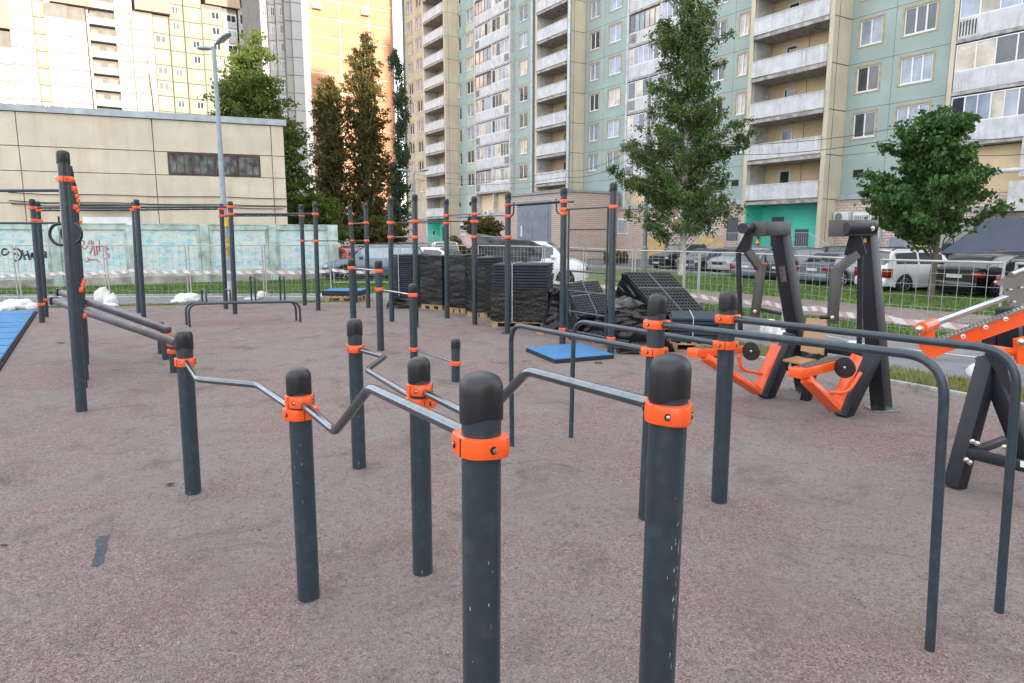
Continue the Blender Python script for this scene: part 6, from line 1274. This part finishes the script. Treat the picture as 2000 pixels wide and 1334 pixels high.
birch_b = mat('birch_bark', (.50, .47, .42), .8, 0, .12, 3, bump=.5, bs=30, grime=.9, gs=5, gcol=(.05, .045, .04)); dark_b = mat('dark_bark', (.12, .10, .08), .9, 0, .2, 6, bump=.6, bs=30)
def tree(name, label, cat, px, py, Y, prof, depth, nleaf, leaf, lm, bark, tr, seed, trunk_top=None, clump=.35, nclump=None, droop=0., hollow=.25, lean=0., group='trees', limbs=16, rise=.7):
    """prof: picture rows (y, x left, x right) of the crown; turned into a solid crown round the trunk axis"""
    r = np.random.default_rng(seed); base = G(px, py) if Y is None else Vector((PY(px, 458, Y).x, Y, 0)); Y = base.y
    pts = [(PY(xl, y, Y), PY(xr, y, Y)) for y, xl, xr in prof]; pts.sort(key=lambda q: q[0].z)
    zs = np.array([p[0].z for p in pts]); xl = np.array([p[0].x for p in pts]); xr = np.array([p[1].x for p in pts]); z0, z1 = zs[0], zs[-1]
    t = thing(name, label, cat, base, group=group); ztop = z1 if trunk_top is None else trunk_top
    mb = MB(); k = 14; tp = []
    for i in range(k+1):
        f = i/k; tp.append(Vector((lean*f+.12*math.sin(f*5+seed)*f, .1*math.sin(f*4+seed*2)*f, ztop*f*.97-.05)))
    n_ = 12; vs = []
    for i, p in enumerate(tp):
        rr = tr*(1-.86*(i/k)**.9)*(1.25 if i == 0 else 1); vs += [p+Vector((math.cos(a), math.sin(a), 0))*rr*(1+.06*math.sin(3*a+i)) for a in [j*2*math.pi/n_ for j in range(n_)]]
    mb.add(vs, [(i*n_+j, i*n_+(j+1)%n_, (i+1)*n_+(j+1)%n_, (i+1)*n_+j) for i in range(k) for j in range(n_)], True); mb.build('trunk', bark, t)
    def tat(z): f = min(1, max(0, z/ztop)); i = min(k-1, int(f*k)); return tp[i].lerp(tp[i+1], f*k-i)
    nsp = nclump or int(nleaf/110); T = []; dmax = (xr-xl).max()
    while len(T) < nsp:
        z = r.uniform(z0, z1); wl, wr = np.interp(z, zs, xl), np.interp(z, zs, xr)
        if r.uniform(0, 1) > (wr-wl)/dmax*.85+.15: continue
        cx_, hw_ = (wl+wr)/2, (wr-wl)/2; a = r.uniform(0, 2*np.pi); q = r.uniform(.6, 1.1) if r.uniform() < .75 else r.uniform(.15, .6); dpt = hw_ if depth is None else min(hw_, depth)
        tip = np.array([cx_+math.cos(a)*q*hw_-base.x, math.sin(a)*q*dpt, z]); rad = math.hypot(tip[0], tip[1]); zs_ = min(max(z-rad*r.uniform(rise*.5, rise*1.3), z0*.55), ztop*.95)
        T.append((tip, np.array(tat(zs_)), rad))
    seglen = np.array([np.linalg.norm(a-b) for a, b, _ in T]); tip_ = np.array([a for a, _, _ in T]); root = np.array([b for _, b, _ in T])
    mbb = MB(); order = np.argsort(-seglen)
    for ii in order[:int(nsp*.8)]:
        a, b = Vector(root[ii]), Vector(tip_[ii]); m_ = a.lerp(b, .5)+Vector((0, 0, .10*seglen[ii])); rr = tr*.20*(1-a.z/ztop*.75)*min(1, .4+seglen[ii]/dmax)
        mbb.tube([a, a.lerp(m_, .5)+Vector((0, 0, .03*seglen[ii])), m_, m_.lerp(b, .55), b], rr, 5, False, r2=rr*.18)
    mbb.build('limbs', bark, t, kind='stuff')
    w_ = (seglen+.3*clump)*r.uniform(.4, 1.6, nsp); ci = r.choice(nsp, nleaf, p=w_/w_.sum()); f = r.beta(2.0, 1.15, nleaf)*.78+.24; f = np.where(f > 1.0, 1.0+.0*f, f)
    B = root[ci]+(tip_[ci]-root[ci])*f[:, None]; B[:, 2] += .10*seglen[ci]*np.sin(np.pi*np.clip(f, 0, 1))*1.0
    sub_ = r.integers(0, 9, nleaf); key = ci*9+sub_; rs = np.random.default_rng(seed+99); so3 = rs.normal(0, 1, (nsp*9, 3)); fs_ = rs.uniform(.3, 1.02, nsp*9)
    B = np.where(r.uniform(0, 1, nleaf)[:, None] < .7, root[ci]+(tip_[ci]-root[ci])*fs_[key][:, None]+np.array([0, 0, 1])*(.10*seglen[ci]*np.sin(np.pi*np.clip(fs_[key], 0, 1)))[:, None], B)
    wd = clump*(.55-.22*f)[:, None]; off = so3[key]*wd*.75*np.array([1, 1, .6])+r.normal(0, 1, (nleaf, 3))*wd*.38*np.array([1, 1, .7])
    P = B+off; P[:, 2] -= droop*np.abs(r.normal(0, 1, nleaf))*clump
    # leaf card: a small rhombus bent along its midrib
    u = r.normal(0, 1, (nleaf, 3)); u[:, 2] -= .5+droop; u /= np.linalg.norm(u, axis=1, keepdims=True); v = np.cross(u, r.normal(0, 1, (nleaf, 3))); v /= np.linalg.norm(v, axis=1, keepdims=True)
    s = leaf*r.uniform(.6, 1.3, nleaf)[:, None]; V = np.stack([P-u*s*.6, P+v*s*.42, P+u*s*.7, P-v*s*.42], 1).reshape(-1, 3)
    me = bpy.data.meshes.new('foliage'); me.vertices.add(nleaf*4); me.vertices.foreach_set('co', V.reshape(-1)); me.loops.add(nleaf*4); me.loops.foreach_set('vertex_index', np.arange(nleaf*4)); me.polygons.add(nleaf); me.polygons.foreach_set('loop_start', np.arange(nleaf)*4); me.update(); me.validate(); me.materials.append(lm)
    link('crown', me, t, kind=None); return t
tree('birch_tree', 'large birch with white trunk standing before the sage panel wall, right of the ladder', 'tree', 1332, 537, None,
     [(-60,1330,1400),(0,1290,1395),(40,1268,1400),(75,1272,1432),(110,1300,1430),(150,1265,1405),(200,1225,1415),(232,1225,1470),(262,1218,1470),(290,1196,1440),(330,1205,1425),(380,1215,1425),(415,1225,1445),(432,1240,1420),(450,1245,1275)], 2.0, 64000, .105, birch_l, birch_b, .17, 3, clump=.50, nclump=270, droop=.35, hollow=.15, limbs=26)
tree('maple_tree', 'young maple with dense dark crown in front of the right ground floor', 'tree', 1817, 588, None,
     [(212,1815,1850),(240,1758,1895),(265,1735,1890),(300,1740,1905),(330,1715,1915),(360,1698,1935),(400,1700,1945),(418,1702,1925),(434,1712,1895),(448,1750,1850)], 1.9, 24000, .115, maple_l, dark_b, .11, 5, clump=.44, nclump=130, hollow=.1, limbs=22)
tree('birch_tree', 'broad birch rising behind the right end of the cream tiled building', 'tree', 508, None, 52,
     [(55,485,500),(80,470,515),(110,455,525),(150,432,530),(185,425,560),(215,425,580),(260,425,590),(300,440,600),(360,470,612),(410,500,612),(445,520,612)], 5, 56000, .18, light_l, birch_b, .3, 8, clump=1.05, nclump=300, limbs=14)
tree('birch_tree', 'shorter dark birch with a white leaning trunk left of the tallest dark one', 'tree', 668, None, 57,
     [(150,630,640),(170,620,655),(200,612,672),(250,608,680),(300,605,690),(350,612,695),(400,610,700),(450,640,700)], 3, 32000, .15, dark_l, birch_b, .2, 9, clump=.75, nclump=190, rise=1.5, limbs=10)
tree('birch_tree', 'tallest dark narrow birch with several pointed tips against the terracotta tower', 'tree', 722, None, 58,
     [(62,712,718),(80,690,735),(120,682,742),(170,672,748),(220,668,752),(280,672,756),(340,676,760),(400,672,765),(455,672,770)], 3, 40000, .15, dark_l, birch_b, .22, 10, clump=.78, nclump=210, rise=2.2, limbs=12, hollow=.05)
tree('birch_tree', 'slim weeping birch between the terracotta tower and the sage block', 'tree', 782, None, 62,
     [(88,765,772),(130,762,785),(200,768,800),(260,765,805),(330,760,800),(390,750,800),(450,745,800)], 2.5, 15000, .15, weep_l, dark_b, .18, 11, clump=.55, nclump=90, rise=1.2, droop=.8, limbs=8, hollow=.05)
tree('leafy_bush', 'bright green bushy tree behind the end of the painted fence', 'tree', 612, None, 46,
     [(378,590,640),(395,560,665),(415,558,672),(440,558,680),(470,560,685)], 3, 13000, .16, light_l, dark_b, .15, 12, clump=.6, nclump=130, limbs=6)
tree('leafy_bush', 'dark undergrowth tree under the tall birches beside the fence end', 'tree', 745, None, 54,
     [(425,690,780),(440,680,795),(460,672,800),(480,672,800)], 3, 14000, .16, dark_l, dark_b, .15, 13, clump=.6, nclump=110, limbs=6)
tree('tree', 'sunlit yellow-green tree at the left edge behind the tiled building', 'tree', -18, None, 48,
     [(270,-60,5),(300,-80,8),(350,-80,12),(400,-80,12),(440,-80,12)], 4, 12000, .18, light_l, dark_b, .2, 14, clump=.7, nclump=90, limbs=5)
tree('small_tree', 'small rowan-like tree in front of the pink plinth left of the garage', 'tree', 957, None, 47,
     [(422,925,960),(435,905,985),(450,902,985),(462,915,980),(472,935,975)], 1.6, 9000, .11, dark_l, dark_b, .08, 15, clump=.35, nclump=110, limbs=12, hollow=.05)
tree('small_tree', 'tiny dark sapling left of the small tree by the pink plinth', 'tree', 890, None, 46,
     [(462,882,896),(472,880,900),(485,886,898)], .5, 1500, .11, dark_l, dark_b, .04, 16, clump=.25, nclump=16, limbs=4)
def hedge(px0, px1, py, h, lab, seed):
    a, b = G(px0, py), G(px1, py); n_ = int((b-a).length*1500); r = np.random.default_rng(seed); f = r.uniform(0, 1, n_); P = np.stack([a.x+(b.x-a.x)*f, a.y+(b.y-a.y)*f+r.normal(0, .28, n_), np.abs(r.beta(2, 1.3, n_))*h*(1+.2*np.sin(f*23))], 1)
    u = r.normal(0, 1, (n_, 3)); u /= np.linalg.norm(u, axis=1, keepdims=True); v = np.cross(u, r.normal(0, 1, (n_, 3))); v /= np.linalg.norm(v, axis=1, keepdims=True); s = .07
    V = np.stack([P-u*s, P+v*s*.7, P+u*s, P-v*s*.7], 1).reshape(-1, 3); me = bpy.data.meshes.new('hedge'); me.vertices.add(n_*4); me.vertices.foreach_set('co', V.reshape(-1)); me.loops.add(n_*4); me.loops.foreach_set('vertex_index', np.arange(n_*4)); me.polygons.add(n_); me.polygons.foreach_set('loop_start', np.arange(n_)*4); me.update(); me.validate(); me.materials.append(dark_l)
    link('hedge', me, label=lab, cat='hedge')
hedge(896, 990, 505, 1.1, 'dark clipped hedge behind the white car and the mesh fence', 3); hedge(1180, 1225, 516, .8, 'low scrubby weeds at the foot of the brick wall left of the graphite off-road car', 4)
# ---------------- street lamps ----------------
lampm = mat('painted_lamp_steel', (.27, .33, .37), .5, .2, .08, 4, grime=.3, gs=3, gcol=(.2,.22,.23)); lens = mat('lamp_lens', (.45, .45, .42), .2)
def lamp(px, py, Y, ytop, heads, lab, r0=.085, r1=.05, name='street_lamp', m=lampm):
    b = G(px, py) if Y is None else Vector((PY(px, 458, Y).x, Y, 0)); Y = b.y; zt = PY(px, ytop, Y).z; t = thing(name, lab, 'street lamp', b); mb = MB()
    mb.tube([(0,0,-.02),(0,0,1.3)], r0*1.35, 14); mb.tube([(0,0,1.3),(0,0,1.42)], r0*1.35, 14, r2=r0); mb.tube([(0,0,1.42),(0,0,zt*.62)], r0, 14, r2=(r0+r1)/2); mb.tube([(0,0,zt*.62),(0,0,zt)], (r0+r1)/2*.95, 14, r2=r1); mb.build('pole', m, t)
    for (dx, dy, dz, sc_) in heads:
        d = Vector((dx, dy, dz)); mb = MB(); mb.tube(smooth_poly([(0,0,zt-.1), Vector((0,0,zt+.08))+d*.2, Vector((0,0,zt))+d], .2), .028, 8); mb.build('arm', m, t)
        e = Vector((0,0,zt))+d; q = Vector((dx, dy, dz*.45)).normalized(); M = Matrix.Translation(e) @ q.to_track_quat('X', 'Z').to_matrix().to_4x4(); bm = bmesh.new(); bmesh.ops.create_uvsphere(bm, u_segments=16, v_segments=10, radius=1)
        for v in bm.verts: v.co = Vector((v.co.x*.34*sc_+.28*sc_, v.co.y*.15*sc_*(1+.25*v.co.x), v.co.z*(.10 if v.co.z > 0 else .05)*sc_))
        bm.verts.index_update(); mb = MB(); mb.add([M @ v.co for v in bm.verts], [tuple(v.index for v in f.verts) for f in bm.faces], True); bm.free(); h = mb.build('lamp_head', m, t); mb = MB(); mb.add([M @ Vector((math.cos(a)*.2*sc_+.3*sc_, math.sin(a)*.1*sc_, -.052*sc_)) for a in [i*2*math.pi/14 for i in range(14)]], [tuple(range(14))[::-1]]); mb.build('lens', lens, h)
    return t, b, zt
lt, lb_, lz = lamp(449, 584, None, 96, ((.12, -.03, .15, .95), (-.08, .01, .01, .8)), 'twin-headed grey street lamp in front of the cream tiled building', .095, .06)
mb = MB(); mb.lathe([(.122, 2.35), (.122, 2.62)], 16, cap=False); mb.build('yellow_notice', yelw, lt) if True else None
stm = mat('sticker_patchwork', (.62, .48, .08), .6, 0, .3, 22, col2=(.1, .09, .06)); mb = MB(); mb.lathe([(.1225, 1.45), (.1225, 2.0)], 16, cap=False); mb.build('poster_remains', stm, lt)
mb = MB(); mb.lathe([(.15, 0), (.15, .55), (.11, .62)], 12); mb.build('base_sleeve', zinc, lt)
lamp(811, None, 50, 338, ((-.45, -.1, .12, 1.1), (.45, -.1, .12, 1.1)), 'far small twin-armed street lamp left of the sage block', .08, .05)
lamp(1258, 528, None, 150, ((.3, -.3, .2, 1.0),), 'grey lamp pole standing inside the birch foliage, left of the trunk', .13, .09, m=mat('galvanised_lamp_pole', (.25,.26,.26), .6, .3, .1, 3))
t_, b_, z_ = lamp(1720, None, 36, 352, ((-.55, -.1, .12, .9),), 'short lamp head poking out left of the maple crown', .06, .04)
# ---------------- overhead cables ----------------
def cable(P, lab, r=.012, sag=.4):
    pts = []
    for a, b in zip(P, P[1:]): pts += [a.lerp(b, i/10)-Vector((0,0,sag*4*(i/10)*(1-i/10))) for i in range(10)]
    pts.append(P[-1]); o0 = P[0]; mb = MB(); mb.tube([p-o0 for p in pts], r, 5); o = mb.build('overhead_cable', cap_m, loc=o0); o['label'] = lab; o['category'] = 'cable'
cable([PY(812,341,50), PY(1105,334,38), PY(1258,272,31.0), PY(1752,250,27), PY(2080,252,25)], 'upper overhead cable running from the far lamp across the birch to the right')
cable([PY(812,350,50), PY(1105,346,38), PY(1258,290,31.2), PY(1733,274,27), PY(2080,290,25)], 'lower overhead cable crossing behind the birch toward the maple top')
